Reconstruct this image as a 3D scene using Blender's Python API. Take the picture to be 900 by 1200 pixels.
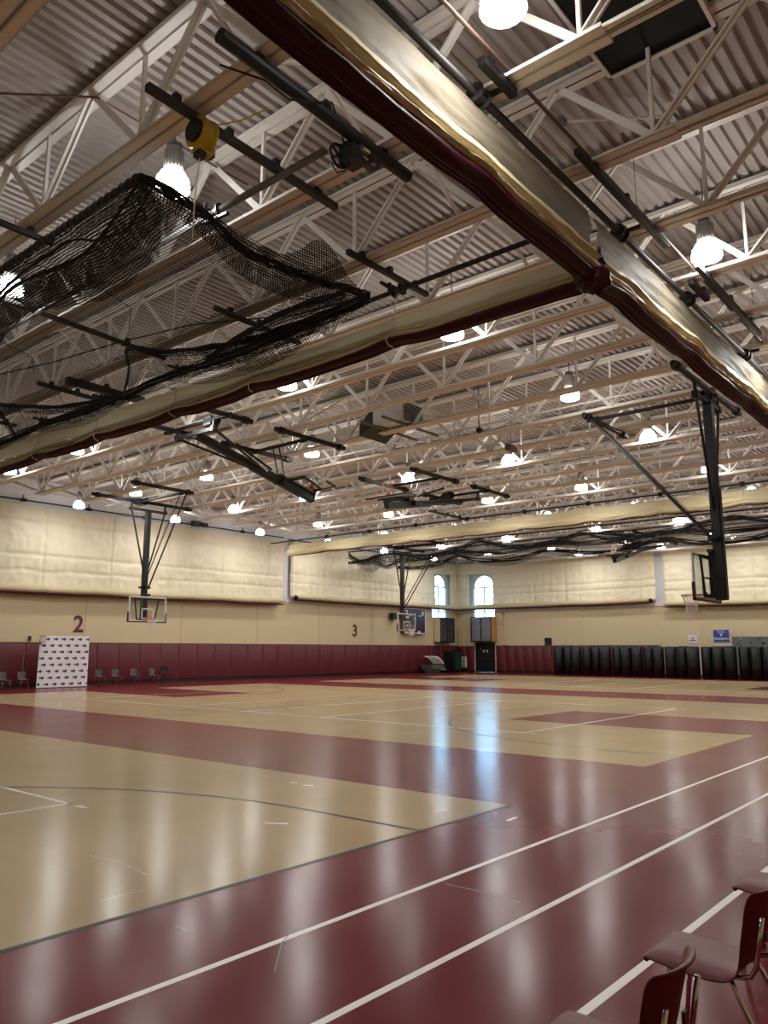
import bpy, math, random
from mathutils import Vector, Matrix, noise
random.seed(7)
D = bpy.data
for o in list(D.objects): D.objects.remove(o)
S = bpy.context.scene
COL = S.collection
PI = math.pi

# ------------------------------------------------------------------ camera, world, exposure
def make_camera():
    th, ro, az = math.radians(10.015), math.radians(0.071), math.radians(40.024)
    F = Vector((math.cos(az), math.sin(az), 0)); R = Vector((math.sin(az), -math.cos(az), 0)); U = Vector((0, 0, 1))
    f3 = F*math.cos(th) + U*math.sin(th); u3 = -F*math.sin(th) + U*math.cos(th)
    r = R*math.cos(ro) + u3*math.sin(ro); u = -R*math.sin(ro) + u3*math.cos(ro)
    cd = D.cameras.new('camera'); co = D.objects.new('camera', cd); COL.objects.link(co)
    m = Matrix((r, u, -f3)).transposed().to_4x4(); m.translation = Vector((0, 0, 1.736))
    co.matrix_world = m
    cd.sensor_fit = 'VERTICAL'; cd.sensor_height = 24.0; cd.sensor_width = 18.0
    cd.lens = 24.0*914.0/1200.0
    cd.clip_start = 0.05; cd.clip_end = 300
    S.camera = co
make_camera()
S.view_settings.view_transform = 'Standard'
S.view_settings.look = 'None'
S.view_settings.gamma = 1.0
S.view_settings.use_curve_mapping = False
S.view_settings.exposure = 0.27
LAMP_POWER = 27.0
LAMP_WATT = 72.0
LAMP_COL = (1.0, 0.985, 0.965, 1)
W = D.worlds.new('daylight'); S.world = W; W.use_nodes = True
bg = W.node_tree.nodes['Background']
bg.inputs[0].default_value = (0.36, 0.67, 1.0, 1); bg.inputs[1].default_value = 12.0

# ------------------------------------------------------------------ materials
def lin(c):
    return tuple(((v/255)/12.92 if v/255 <= 0.04045 else ((v/255+0.055)/1.055)**2.4) for v in c)
MATS = {}
def mat(name, rgb, rough=0.6, metal=0.0, spec=0.5, var=0.08, nscale=3.0, bump=0.0, bscale=30.0, emit=0.0, trans=0.0, coat=0.0, sheen=0.0, translucent=0.0, alpha=1.0):
    m = D.materials.new(name); m.use_nodes = True; nt = m.node_tree; N = nt.nodes; L = nt.links
    p = N['Principled BSDF']; c = lin(rgb)
    tc = N.new('ShaderNodeTexCoord')
    if var > 0:
        n = N.new('ShaderNodeTexNoise'); n.inputs['Scale'].default_value = nscale; n.inputs['Detail'].default_value = 5
        L.new(tc.outputs['Object'], n.inputs['Vector'])
        mx = N.new('ShaderNodeMix'); mx.data_type = 'RGBA'
        mx.inputs[6].default_value = (*[v*(1-var) for v in c], 1); mx.inputs[7].default_value = (*[min(1, v*(1+var)) for v in c], 1)
        L.new(n.outputs['Fac'], mx.inputs[0]); L.new(mx.outputs[2], p.inputs['Base Color'])
    else: p.inputs['Base Color'].default_value = (*c, 1)
    p.inputs['Roughness'].default_value = rough; p.inputs['Metallic'].default_value = metal
    p.inputs['Specular IOR Level'].default_value = spec
    p.inputs['Coat Weight'].default_value = coat; p.inputs['Coat Roughness'].default_value = 0.15
    if trans: p.inputs['Transmission Weight'].default_value = trans
    if emit: p.inputs['Emission Color'].default_value = (*c, 1); p.inputs['Emission Strength'].default_value = emit
    if bump:
        b = N.new('ShaderNodeBump'); b.inputs['Strength'].default_value = bump; b.inputs['Distance'].default_value = 0.02
        n2 = N.new('ShaderNodeTexNoise'); n2.inputs['Scale'].default_value = bscale; n2.inputs['Detail'].default_value = 4
        L.new(tc.outputs['Object'], n2.inputs['Vector']); L.new(n2.outputs['Fac'], b.inputs['Height']); L.new(b.outputs[0], p.inputs['Normal'])
    if translucent:
        t = N.new('ShaderNodeBsdfTranslucent'); t.inputs[0].default_value = (*c, 1)
        ms = N.new('ShaderNodeMixShader'); ms.inputs[0].default_value = translucent
        out = N['Material Output']; L.new(p.outputs[0], ms.inputs[1]); L.new(t.outputs[0], ms.inputs[2]); L.new(ms.outputs[0], out.inputs[0])
    MATS[name] = m
    return m
def floor_mat(name, rgb, rough):
    m = D.materials.new(name); m.use_nodes = True; nt = m.node_tree; N = nt.nodes; L = nt.links
    p = N['Principled BSDF']; c = lin(rgb)
    g = N.new('ShaderNodeNewGeometry')
    n = N.new('ShaderNodeTexNoise'); n.inputs['Scale'].default_value = 0.7; n.inputs['Detail'].default_value = 8; n.inputs['Roughness'].default_value = 0.65
    L.new(g.outputs['Position'], n.inputs['Vector'])
    mx = N.new('ShaderNodeMix'); mx.data_type = 'RGBA'
    mx.inputs[6].default_value = (*[v*0.86 for v in c], 1); mx.inputs[7].default_value = (*[v*1.13 for v in c], 1)
    L.new(n.outputs['Fac'], mx.inputs[0])
    # scuffs: thin stretched streaks
    mp = N.new('ShaderNodeMapping'); mp.inputs['Scale'].default_value = (0.5, 7.0, 1); mp.inputs['Rotation'].default_value = (0, 0, 0.6)
    L.new(g.outputs['Position'], mp.inputs[0])
    n3 = N.new('ShaderNodeTexNoise'); n3.inputs['Scale'].default_value = 1.0; n3.inputs['Detail'].default_value = 6
    L.new(mp.outputs[0], n3.inputs['Vector'])
    cr = N.new('ShaderNodeMapRange'); cr.inputs[1].default_value = 0.60; cr.inputs[2].default_value = 0.75; cr.inputs[3].default_value = 0; cr.inputs[4].default_value = 0.0
    L.new(n3.outputs['Fac'], cr.inputs[0])
    m2 = N.new('ShaderNodeMix'); m2.data_type = 'RGBA'; m2.inputs[7].default_value = (0.03, 0.025, 0.025, 1)
    L.new(cr.outputs[0], m2.inputs[0]); L.new(mx.outputs[2], m2.inputs[6]); L.new(m2.outputs[2], p.inputs['Base Color'])
    rr = N.new('ShaderNodeMapRange'); rr.inputs[3].default_value = rough-0.05; rr.inputs[4].default_value = rough+0.08
    L.new(n.outputs['Fac'], rr.inputs[0]); L.new(rr.outputs[0], p.inputs['Roughness'])
    p.inputs['Specular IOR Level'].default_value = 0.05
    b = N.new('ShaderNodeBump'); b.inputs['Strength'].default_value = 0.05; b.inputs['Distance'].default_value = 0.01
    n2 = N.new('ShaderNodeTexNoise'); n2.inputs['Scale'].default_value = 9; n2.inputs['Detail'].default_value = 3
    L.new(g.outputs['Position'], n2.inputs['Vector']); L.new(n2.outputs['Fac'], b.inputs['Height']); L.new(b.outputs[0], p.inputs['Normal'])
    return m
def net_mat(name, cell, strand, rgb=(7, 7, 7)):
    m = D.materials.new(name); m.use_nodes = True; nt = m.node_tree; N = nt.nodes; L = nt.links
    p = N['Principled BSDF']; p.inputs['Base Color'].default_value = (*lin(rgb), 1); p.inputs['Roughness'].default_value = 0.8
    uv = N.new('ShaderNodeUVMap'); sp = N.new('ShaderNodeSeparateXYZ'); L.new(uv.outputs[0], sp.inputs[0])
    def M(op, a, b=None):
        n = N.new('ShaderNodeMath'); n.operation = op
        if isinstance(a, (int, float)): n.inputs[0].default_value = a
        else: L.new(a, n.inputs[0])
        if b is not None:
            if isinstance(b, (int, float)): n.inputs[1].default_value = b
            else: L.new(b, n.inputs[1])
        return n.outputs[0]
    a = M('LESS_THAN', M('FRACT', M('DIVIDE', sp.outputs[0], cell)), strand/cell)
    b = M('LESS_THAN', M('FRACT', M('DIVIDE', sp.outputs[1], cell)), strand/cell)
    f = M('MAXIMUM', a, b)
    t = N.new('ShaderNodeBsdfTransparent'); ms = N.new('ShaderNodeMixShader')
    L.new(f, ms.inputs[0]); L.new(t.outputs[0], ms.inputs[1]); L.new(p.outputs[0], ms.inputs[2])
    L.new(ms.outputs[0], N['Material Output'].inputs[0])
    return m

M_TAN = floor_mat('floor_tan', (172, 149, 112), 0.18)
M_MAR = floor_mat('floor_maroon', (110, 38, 45), 0.18)
M_LINE = mat('line_white', (244, 240, 236), 0.3, spec=.1, var=0.05)
M_LINED = mat('line_dark', (34, 36, 32), 0.3, spec=.05, var=0.05)
M_DECK = mat('deck_paint', (178, 169, 163), 0.55, var=0.08, nscale=1.5)
M_STEEL = mat('joist_paint', (232, 226, 219), 0.45, var=0.05)
M_WALL = mat('wall_tan', (200, 183, 148), 0.6, var=0.04, nscale=0.6)
M_WHITE = mat('wall_white', (214, 214, 216), 0.6, var=0.04, nscale=0.8)
M_PAD = mat('pad_vinyl', (92, 29, 38), 0.45, var=0.06, bump=0.15, bscale=5)
M_BLACK = mat('black_paint', (10, 10, 11), 0.5, var=0.1)
M_BLACKV = mat('black_vinyl', (20, 24, 30), 0.28, var=0.1, bump=0.1, bscale=6)
M_DKGREY = mat('dark_grey', (44, 43, 42), 0.5, var=0.1)
M_GREY = mat('galvanised', (112, 110, 108), 0.5, metal=0.1, var=0.12)
M_FAB = mat('curtain_vinyl', (196, 182, 146), 0.52, spec=.25, var=0.05, nscale=1.2, bump=0.25, bscale=7)
M_FABQ = mat('quilt_vinyl', (226, 216, 188), 0.45, var=0.06, nscale=1.0, bump=0.3, bscale=5)
M_MESHFAB = mat('curtain_mesh', (128, 119, 102), 0.6, spec=.2, var=0.08, nscale=2.0, bump=0.5, bscale=9, translucent=0.2)
M_MESHL = mat('curtain_band_light', (206, 196, 166), 0.5, var=0.06, nscale=2.0, bump=0.3, bscale=8, translucent=0.15)
M_HEM = mat('hem_maroon', (58, 13, 25), 0.5, spec=.2, var=0.1, bump=0.1)
M_CORD = mat('cord_white', (214, 206, 190), 0.6, var=0.05)
M_CHROME = mat('chrome', (215, 215, 218), 0.08, metal=1.0, var=0.0)
M_CHAIR = mat('chair_plastic', (108, 38, 47), 0.42, spec=.3, var=0.05, nscale=40, bump=0.08, bscale=400)
M_GLASS = mat('clear_glass', (235, 245, 245), 0.02, var=0, trans=1.0)
M_PANE = mat('window_glass', (240, 248, 250), 0.02, var=0, trans=1.0)
M_FRAMEW = mat('board_frame', (205, 206, 206), 0.35, metal=0.3, var=0.03)
M_RIM = mat('rim_orange', (206, 62, 40), 0.4, var=0.04)
M_BPAD = mat('board_pad', (70, 14, 24), 0.5, var=0.05)
M_NETW = mat('net_white', (220, 214, 206), 0.7, var=0.03)
M_YEL = mat('reel_yellow', (196, 160, 34), 0.4, var=0.08)
M_RUST = mat('pipe_rust', (104, 78, 66), 0.5, var=0.2, nscale=8)
M_CURB = mat('sheet_white', (206, 206, 206), 0.4, var=0.06)
M_VOID = mat('duct_black', (8, 8, 9), 0.8, var=0)
M_TEXT = mat('maroon_text', (98, 26, 34), 0.5, var=0.03)
M_WINF = mat('window_frame', (120, 132, 138), 0.4, var=0.04)
M_CAB = mat('cabinet_tan', (196, 144, 92), 0.5, var=0.05)
M_LOUV = mat('louvre_grey', (96, 112, 124), 0.3, metal=0.5, var=0.05)
M_GREEN = mat('green_plastic', (22, 66, 48), 0.4, var=0.08)
M_GGREY = mat('grey_tarp', (120, 126, 124), 0.6, var=0.15)
M_BANNER = mat('banner_white', (226, 222, 228), 0.5, var=0.02, bump=0.1, bscale=2)
M_INK = mat('banner_ink', (58, 54, 66), 0.6, var=0)
M_BLUE = mat('banner_blue', (40, 66, 150), 0.5, var=0.05)
M_PAPER = mat('paper', (214, 204, 218), 0.6, var=0.02)
M_CLIMB = mat('climb_grey', (92, 98, 100), 0.6, var=0.08)
M_DOOR = mat('door_black', (18, 21, 26), 0.4, var=0.05)
M_SB = mat('score_panel', (46, 38, 60), 0.4, var=0.05)
M_LAMPG = mat('lamp_housing', (150, 146, 140), 0.35, metal=0.5, var=0.05)
M_NET = net_mat('cage_netting', 0.06, 0.014)
M_NETD = net_mat('cage_netting_dense', 0.055, 0.02)
M_NETF = net_mat('far_netting', 0.06, 0.011)
M_NETROPE = mat('net_rope', (12, 12, 12), 0.8, var=0)
E_ = D.materials.new('lamp_glow'); E_.use_nodes = True
_p = E_.node_tree.nodes['Principled BSDF']; _p.inputs['Base Color'].default_value = (0.9, 0.9, 0.9, 1)
_p.inputs['Emission Color'].default_value = LAMP_COL; _p.inputs['Emission Strength'].default_value = LAMP_POWER

# ------------------------------------------------------------------ mesh builder
class MB:
    def __init__(s): s.v = []; s.f = []; s.mi = []; s.uv = None
    def add(s, vs, fs, mi=0):
        b = len(s.v); s.v += [tuple(v) for v in vs]; s.f += [tuple(b+i for i in f) for f in fs]; s.mi += [mi]*len(fs)
        return s
    def box(s, c, d, M=None, mi=0):
        x, y, z = d[0]/2, d[1]/2, d[2]/2
        vs = [Vector((i*x, j*y, k*z)) for i in (-1, 1) for j in (-1, 1) for k in (-1, 1)]
        if M is not None: vs = [M @ v for v in vs]
        c = Vector(c); vs = [v+c for v in vs]
        return s.add(vs, [(0, 1, 3, 2), (4, 6, 7, 5), (0, 4, 5, 1), (2, 3, 7, 6), (0, 2, 6, 4), (1, 5, 7, 3)], mi)
    def bb(s, a, b, mi=0):
        return s.box([(a[i]+b[i])/2 for i in range(3)], [abs(b[i]-a[i]) for i in range(3)], None, mi)
    def bar(s, p, q, w, h, up=(0, 0, 1), mi=0):
        p = Vector(p); q = Vector(q); d = (q-p); L = d.length; d.normalize(); up = Vector(up)
        if abs(d.dot(up)) > 0.98: up = Vector((1, 0, 0))
        sd = d.cross(up).normalized(); u = sd.cross(d)
        return s.box((p+q)/2, (w, L, h), Matrix((sd, d, u)).transposed(), mi)
    def tube(s, pts, r, n=8, caps=True, mi=0):
        pts = [Vector(p) for p in pts]; rs = r if isinstance(r, (list, tuple)) else [r]*len(pts)
        prev = None; vs = []; fs = []
        for i, p in enumerate(pts):
            d = (pts[min(i+1, len(pts)-1)]-pts[max(i-1, 0)]).normalized()
            if prev is None:
                a = Vector((0, 0, 1)) if abs(d.z) < 0.9 else Vector((1, 0, 0)); s1 = d.cross(a).normalized()
            else: s1 = (prev-d*prev.dot(d)).normalized()
            prev = s1; s2 = d.cross(s1)
            vs += [p+(s1*math.cos(2*PI*k/n)+s2*math.sin(2*PI*k/n))*rs[i] for k in range(n)]
        for i in range(len(pts)-1):
            for k in range(n): fs.append((i*n+k, i*n+(k+1) % n, (i+1)*n+(k+1) % n, (i+1)*n+k))
        if caps: fs += [tuple(range(n-1, -1, -1)), tuple((len(pts)-1)*n+k for k in range(n))]
        return s.add(vs, fs, mi)
    def lathe(s, prof, c=(0, 0, 0), n=20, M=None, mi=0):
        vs = []; fs = []; c = Vector(c)
        for (r, z) in prof:
            for k in range(n):
                v = Vector((r*math.cos(2*PI*k/n), r*math.sin(2*PI*k/n), z))
                if M is not None: v = M @ v
                vs.append(v+c)
        for i in range(len(prof)-1):
            for k in range(n): fs.append((i*n+k, i*n+(k+1) % n, (i+1)*n+(k+1) % n, (i+1)*n+k))
        fs += [tuple(range(n-1, -1, -1)), tuple((len(prof)-1)*n+k for k in range(n))]
        return s.add(vs, fs, mi)
    def torus(s, c, R, r, M=None, n=24, m=8):
        c = Vector(c); vs = []; fs = []
        for i in range(n):
            a = 2*PI*i/n
            for j in range(m):
                b = 2*PI*j/m; v = Vector(((R+r*math.cos(b))*math.cos(a), (R+r*math.cos(b))*math.sin(a), r*math.sin(b)))
                if M is not None: v = M @ v
                vs.append(v+c)
        for i in range(n):
            for j in range(m): fs.append((i*m+j, ((i+1) % n)*m+j, ((i+1) % n)*m+(j+1) % m, i*m+(j+1) % m))
        return s.add(vs, fs)
    def grid(s, fn, nu, nv, mi=0, uvfn=None):
        b = len(s.v)
        for i in range(nu+1):
            for j in range(nv+1): s.v.append(tuple(fn(i/nu, j/nv)))
        for i in range(nu):
            for j in range(nv):
                a = b+i*(nv+1)+j; s.f.append((a, a+nv+1, a+nv+2, a+1)); s.mi.append(mi)
        if uvfn:
            if s.uv is None: s.uv = {}
            for i in range(nu+1):
                for j in range(nv+1): s.uv[b+i*(nv+1)+j] = uvfn(i/nu, j/nv)
        return s
    def xf(s, M): s.v = [tuple(M @ Vector(v)) for v in s.v]; return s
    def mesh(s, name, mats, smooth=False):
        me = D.meshes.new(name); me.from_pydata(s.v, [], s.f)
        for m in (mats if isinstance(mats, (list, tuple)) else [mats]): me.materials.append(m)
        me.polygons.foreach_set('material_index', s.mi)
        if s.uv:
            ul = me.uv_layers.new(name='UVMap')
            for lp in me.loops: ul.data[lp.index].uv = s.uv.get(lp.vertex_index, (0, 0))
        if smooth: me.polygons.foreach_set('use_smooth', [True]*len(me.polygons))
        me.update(); return me
def put(name, me, parent=None, loc=(0, 0, 0)):
    o = D.objects.new(name, me); COL.objects.link(o); o.location = loc
    if parent is not None: o.parent = parent
    return o
def part(name, mb, m, parent=None, smooth=False, label=None):
    o = put(name, mb.mesh(name, m, smooth), parent)
    if label: o['label'] = label
    return o
def tag(o, label, cat, group=None):
    o['label'] = label; o['category'] = cat
    if group: o['group'] = group
    return o
def thing(name, label, cat, loc=(0, 0, 0), rz=0, group=None):
    o = D.objects.new(name, None); COL.objects.link(o); o.empty_display_size = 0.2
    o.location = loc; o.rotation_euler = (0, 0, rz)
    return tag(o, label, cat, group)
def struct(name, mb, m, parent=None, smooth=False):
    o = part(name, mb, m, parent, smooth); o['kind'] = 'structure'; return o
def dup(root, loc, rz=None, label=None, group=None):
    r = root.copy(); COL.objects.link(r); r.location = loc
    if rz is not None: r.rotation_euler = (0, 0, rz)
    if label: r['label'] = label
    if group: r['group'] = group
    for ch in list(root.children):
        c = ch.copy(); COL.objects.link(c); c.parent = r
        for g in list(ch.children):
            d = g.copy(); COL.objects.link(d); d.parent = c
    return r
ORD = ['first', 'second', 'third', 'fourth', 'fifth', 'sixth', 'seventh', 'eighth', 'ninth', 'tenth', 'eleventh', 'twelfth', 'thirteenth', 'fourteenth', 'fifteenth', 'sixteenth', 'seventeenth', 'eighteenth', 'nineteenth', 'twentieth', 'twenty-first', 'twenty-second', 'twenty-third', 'twenty-fourth', 'twenty-fifth', 'twenty-sixth', 'twenty-seventh', 'twenty-eighth', 'twenty-ninth', 'thirtieth', 'thirty-first', 'thirty-second', 'thirty-third', 'thirty-fourth', 'thirty-fifth', 'thirty-sixth']
def nz(x, y, z=0.0): return noise.noise(Vector((x, y, z)))

X0, X1, Y0, Y1, ZT = -7.0, 52.9, -3.5, 36.6, 9.8

# ------------------------------------------------------------------ floor
def build_floor():
    tan = [(-7.9, 8.05, 4.87, 31.6), (11.95, 28.0, 4.87, 31.6), (31.8, 47.8, 4.87, 31.6)]
    keys = [(17.67+20.05*k, 21.33+20.05*k, a, b) for k in (0, 1) for a, b in ((4.87, 10.73), (24.9, 31.6))]
    xs = sorted(set([X0-.3, X1+.3]+[v for t in tan for v in t[:2]]+[v for t in keys for v in t[:2]]))
    xs = [x for x in xs if X0-.3 <= x <= X1+.3]
    ys = sorted(set([Y0-.3, Y1+.3]+[v for t in tan+keys for v in t[2:]]))
    mb = MB()
    for i in range(len(xs)-1):
        for j in range(len(ys)-1):
            cx, cy = (xs[i]+xs[i+1])/2, (ys[j]+ys[j+1])/2
            t = any(a < cx < b and c < cy < d for a, b, c, d in tan) and not any(a < cx < b and c < cy < d for a, b, c, d in keys)
            mb.add([(xs[i], ys[j], 0), (xs[i+1], ys[j], 0), (xs[i+1], ys[j+1], 0), (xs[i], ys[j+1], 0)], [(0, 1, 2, 3)], 1 if t else 0)
    fl = struct('floor', mb, [M_MAR, M_TAN])
    z = 0.0012
    def rect(mb, a, b, c, d, zz=z): mb.add([(a, c, zz), (b, c, zz), (b, d, zz), (a, d, zz)], [(0, 1, 2, 3)])
    for y in (3.76, 2.831, 1.93):
        w = .052 if y != 1.93 else .056
        m = MB(); rect(m, X0, X1-2, y-w/2, y+w/2); part('lane_line', m, M_LINE, fl, label='white running lane line')
    m = MB(); rect(m, X0, 8.08, 4.845, 4.9); part('court_edge_line', m, M_LINED, fl, label='dark line along the near court edge')
    def arc(mb, cx, cy, r, a0, a1, w, n=48, zz=z):
        for i in range(n):
            t0 = a0+(a1-a0)*i/n; t1 = a0+(a1-a0)*(i+1)/n
            p = [(cx+math.cos(t)*q, cy+math.sin(t)*q, zz) for t, q in ((t0, r-w/2), (t1, r-w/2), (t1, r+w/2), (t0, r+w/2))]
            mb.add(p, [(3, 2, 1, 0)])
    def outline(mb, a, b, c, d, w):
        h = w/2
        rect(mb, a-h, b+h, c-h, c+h); rect(mb, a-h, b+h, d-h, d+h); rect(mb, a-h, a+h, c-h, d+h); rect(mb, b-h, b+h, c-h, d+h)
    for k, cx in enumerate((0.35, 19.5, 39.55)):
        d = MB(); zz = 0.0018; r = 6.02; w = .05
        for s, by in ((1, 4.87), (-1, 31.5)):
            ry = by+s*1.6; a = math.acos(max(-1, min(1, 0))) 
            arc(d, cx, ry, r, 0 if s > 0 else PI, PI if s > 0 else 2*PI, w, zz=zz)
            for sx in (-r, r): rect(d, cx+sx-w/2, cx+sx+w/2, min(by, ry), max(by, ry), zz)
            arc(d, cx, by+s*5.8, 1.83, 0, 2*PI, w*.8, zz=zz)
            if k == 0: outline(d, cx-1.83, cx+1.83, min(by, by+s*5.8), max(by, by+s*5.8), w)
        arc(d, cx, 18.2, 1.83, 0, 2*PI, w, zz=zz); rect(d, cx-7.6, cx+7.6, 18.18, 18.22, zz)
        part('basketball_marking', d, M_LINED, fl, label='thin dark basketball lines')
        m = MB(); outline(m, cx-4.5, cx+4.5, 8.76, 26.76, .055)
        rect(m, cx-4.5, cx+4.5, 17.73, 17.79); rect(m, cx-4.5, cx+4.5, 14.7, 14.75); rect(m, cx-4.5, cx+4.5, 20.75, 20.8)
        for sx in (-1, 1):
            for yy in (8.45, 27.0): rect(m, cx+sx*4.5-.03, cx+sx*4.5+.03, yy, yy+.12)
        part('volleyball_marking', m, M_LINE, fl, label='white volleyball court lines')
    def streak(pts, w):
        mb = MB()
        for i in range(len(pts)-1):
            p, q = Vector((*pts[i], z*1.6)), Vector((*pts[i+1], z*1.6)); d = (q-p).normalized(); n_ = Vector((-d.y, d.x, 0))*w/2
            mb.add([p-n_, q-n_, q+n_, p+n_], [(0, 1, 2, 3)])
        return mb
    for pts in (((7.48, 7.9), (7.53, 7.82)), ((7.45, 7.63), (7.5, 7.48)), ((5.62, 6.3), (5.75, 6.09)), ((4.8, 8.55), (4.86, 8.38)), ((7.17, 5.29), (7.37, 5.27)), ((7.31, 4.47), (7.51, 4.49))):
        part('tape_mark', streak(pts, .04), M_LINE, fl, label='short white tape mark')
    MS = mat('scuff', (190, 176, 160), .3, var=0); MS2 = mat('scuff_dark', (52, 26, 28), .3, var=0)
    for k, pts in enumerate((((3.8, 6.47), (3.86, 6.1), (3.78, 5.58)), ((3.21, 5.28), (3.43, 5.29), (3.54, 5.26)), ((3.25, 4.46), (3.24, 4.31)), ((5.1, 3.67), (5.11, 3.39), (5.08, 3.02)))):
        part('scuff_mark', streak(pts, .007), MS, fl, label='pale thin scuff')
    for k, pts in enumerate((((3.16, 3.43), (3.49, 3.73), (3.75, 3.87)), ((7.53, 2.42), (7.44, 2.22), (7.51, 2.04)), ((4.6, 6.9), (4.5, 6.2), (4.62, 5.7)))):
        part('scuff_mark', streak(pts, .007), MS2, fl, label='dark thin scuff')
build_floor()

# ------------------------------------------------------------------ walls
def wall_with_holes(horiz, lo, hi, zlo, zhi, holes, at, thick, M, arch=True):
    """grid wall; horiz: 'x' or 'y' running axis. holes: (a,b,z0,z1)"""
    mb = MB()
    us = sorted(set([lo, hi]+[v for h in holes for v in h[:2]])); zs = sorted(set([zlo, zhi]+[v for h in holes for v in h[2:]]))
    for i in range(len(us)-1):
        for j in range(len(zs)-1):
            cu, cz = (us[i]+us[i+1])/2, (zs[j]+zs[j+1])/2
            if any(a < cu < b and c < cz < d for a, b, c, d in holes): continue
            if horiz == 'x': mb.bb((us[i], at, zs[j]), (us[i+1], at+thick, zs[j+1]))
            else: mb.bb((at, us[i], zs[j]), (at+thick, us[i+1], zs[j+1]))
    return mb
WL = (49.45, 51.42); WR = (33.03, 35.05); WZ0, WZA, WZ1 = 4.2, 6.65, 7.62
o = struct('wall_left', wall_with_holes('x', X0-.3, X1+.3, 0, 4.72, [(WL[0], WL[1], WZ0, 4.72)], Y1, .3, None), M_WALL)
struct('wall_left_upper', wall_with_holes('x', X0-.3, X1+.3, 4.72, 10.2, [(WL[0], WL[1], 4.72, WZ1)], Y1, .3, None), M_WHITE)
struct('wall_right', wall_with_holes('y', Y0-.3, Y1, 0, 4.72, [(WR[0], WR[1], WZ0, 4.72), (33.1, 34.9, 0, 2.3), (28.15, 28.78, 1.25, 2.62)], X1, .3, None), M_WALL)
struct('wall_right_upper', wall_with_holes('y', Y0-.3, Y1, 4.72, 10.2, [(WR[0], WR[1], 4.72, WZ1)], X1, .3, None), M_WHITE)
struct('wall_near', MB().bb((X0-.3, Y0-.3, 0), (X1, Y0, 10.2)), M_WALL)
struct('wall_back', MB().bb((X0-.3, Y0, 0), (X0, Y1, 10.2)), M_WALL)
struct('baseboard_left', MB().bb((X0, Y1-.03, 0), (X1, Y1, .13)), M_BLACK)
b = MB()
for a, c in ((-3.5, 33.05), (34.95, 36.57)): b.bb((X1-.03, a, 0), (X1, c, .13))
struct('baseboard_right', b, M_BLACK)
# batten strips on the tan wall
n = 1
for x in (-5, 9.2, 14.8, 20.5, 26.2, 31.65, 37.0, 42.3, 45.1):
    struct('trim_%d' % n, MB().bb((x-.04, Y1-.025, 2.06), (x+.04, Y1, 4.72)), M_WALL); n += 1
for y in (0, 5, 11.3, 16.96, 17.3, 20.05, 25.72, 31.38, 36.0):
    struct('trim_%d' % n, MB().bb((X1-.03, y-.05, 2.06), (X1, y+.05, 4.72)), M_WALL); n += 1
struct('trim_%d' % n, MB().bb((X0, Y1-.05, 2.03), (X1-.1, Y1, 2.07)), M_PAD); n += 1
struct('trim_%d' % n, MB().bb((X1-.05, 20, 2.03), (X1, 33.0, 2.07)), M_PAD); n += 1
struct('trim_%d' % n, MB().bb((33.9, Y1-.06, 4.7), (X1-.1, Y1, 4.78)), M_WHITE); n += 1
struct('trim_%d' % n, MB().bb((X1-.06, 10, 4.7), (X1, 36.4, 4.78)), M_WHITE); n += 1
# niche
mb = MB().bb((X1+.15, 28.1, 1.2), (X1+.3, 28.83, 2.67))
struct('trim_%d' % n, mb, M_BLACK); n += 1
r = thing('wall_niche_screen', 'small dark louvred opening in the right wall beside the red pads', 'vent', (X1, 28.46, 1.25))
m = MB()
for k in range(9): m.box((.08, 0, .12+k*.145), (.02, .6, .09), Matrix.Rotation(.6, 3, 'Y'))
part('louvre', m, M_DKGREY, r)
m = MB()
for a, b_ in (((-.03, -.36, 0), (.05, -.31, 1.37)), ((-.03, .31, 0), (.05, .36, 1.37)), ((-.03, -.36, -.04), (.05, .36, 0)), ((-.03, -.36, 1.37), (.05, .36, 1.41))): m.bb(a, b_)
part('frame', m, M_WALL, r)

# wall pads
def pad_mesh(w, h, axis):
    mb = MB(); e = .03; g = .008
    # pillow-like panel facing -y
    def fn(u, v):
        x = -w/2+g+(w-2*g)*u; z = .13+(h-.13)*v
        du = min(u, 1-u)*w; dv = min(v, 1-v)*h
        return (x, -.055*min(1, (min(du, dv)/.05))**.5-.002, z)
    us = [0, .01, .03, .06, .5, .94, .97, .99, 1]; vs_ = [0, .005, .015, .03, .5, .97, .985, .995, 1]
    vs = []; 
    for u in us:
        for v in vs_: vs.append(fn(u, v))
    fs = [(i*9+j, i*9+j+1, (i+1)*9+j+1, (i+1)*9+j) for i in range(8) for j in range(8)]
    mb.add(vs, [tuple(reversed(f)) for f in fs])
    return mb.mesh('wall_pad', M_PAD, True)
pw = 1.22; me = pad_mesh(pw, 2.04, 0); k = 0; x = X1-.62
while x > 13.0:
    o = put('wall_pad', me, None, (x, Y1, 0)); tag(o, '%s maroon vinyl pad along the left wall, counted from the far corner' % ORD[min(k, 35)], 'wall pad', 'maroon pads on the left wall')
    x -= pw; k += 1
me = pad_mesh(.8, 2.04, 1); k = 0; y = 32.6
while y > 20:
    if not (28.1 < y+.4 and y-.4 < 28.85) or True:
        o = put('wall_pad', me, None, (X1, y, 0)); o.rotation_euler = (0, 0, -PI/2)
        tag(o, '%s maroon vinyl pad on the right wall, counted from the double door' % ORD[k], 'wall pad', 'maroon pads on the right wall')
    y -= .8; k += 1
me = pad_mesh(.8, 2.04, 1)
for k, y in enumerate((35.4, 36.18)):
    o = put('wall_pad', me, None, (X1, y, 0)); o.rotation_euler = (0, 0, -PI/2)
    tag(o, 'maroon vinyl pad %s' % ('between the corner panel and the black double door', 'in the far corner, left of the door')[k], 'wall pad', 'maroon pads on the right wall')

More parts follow.
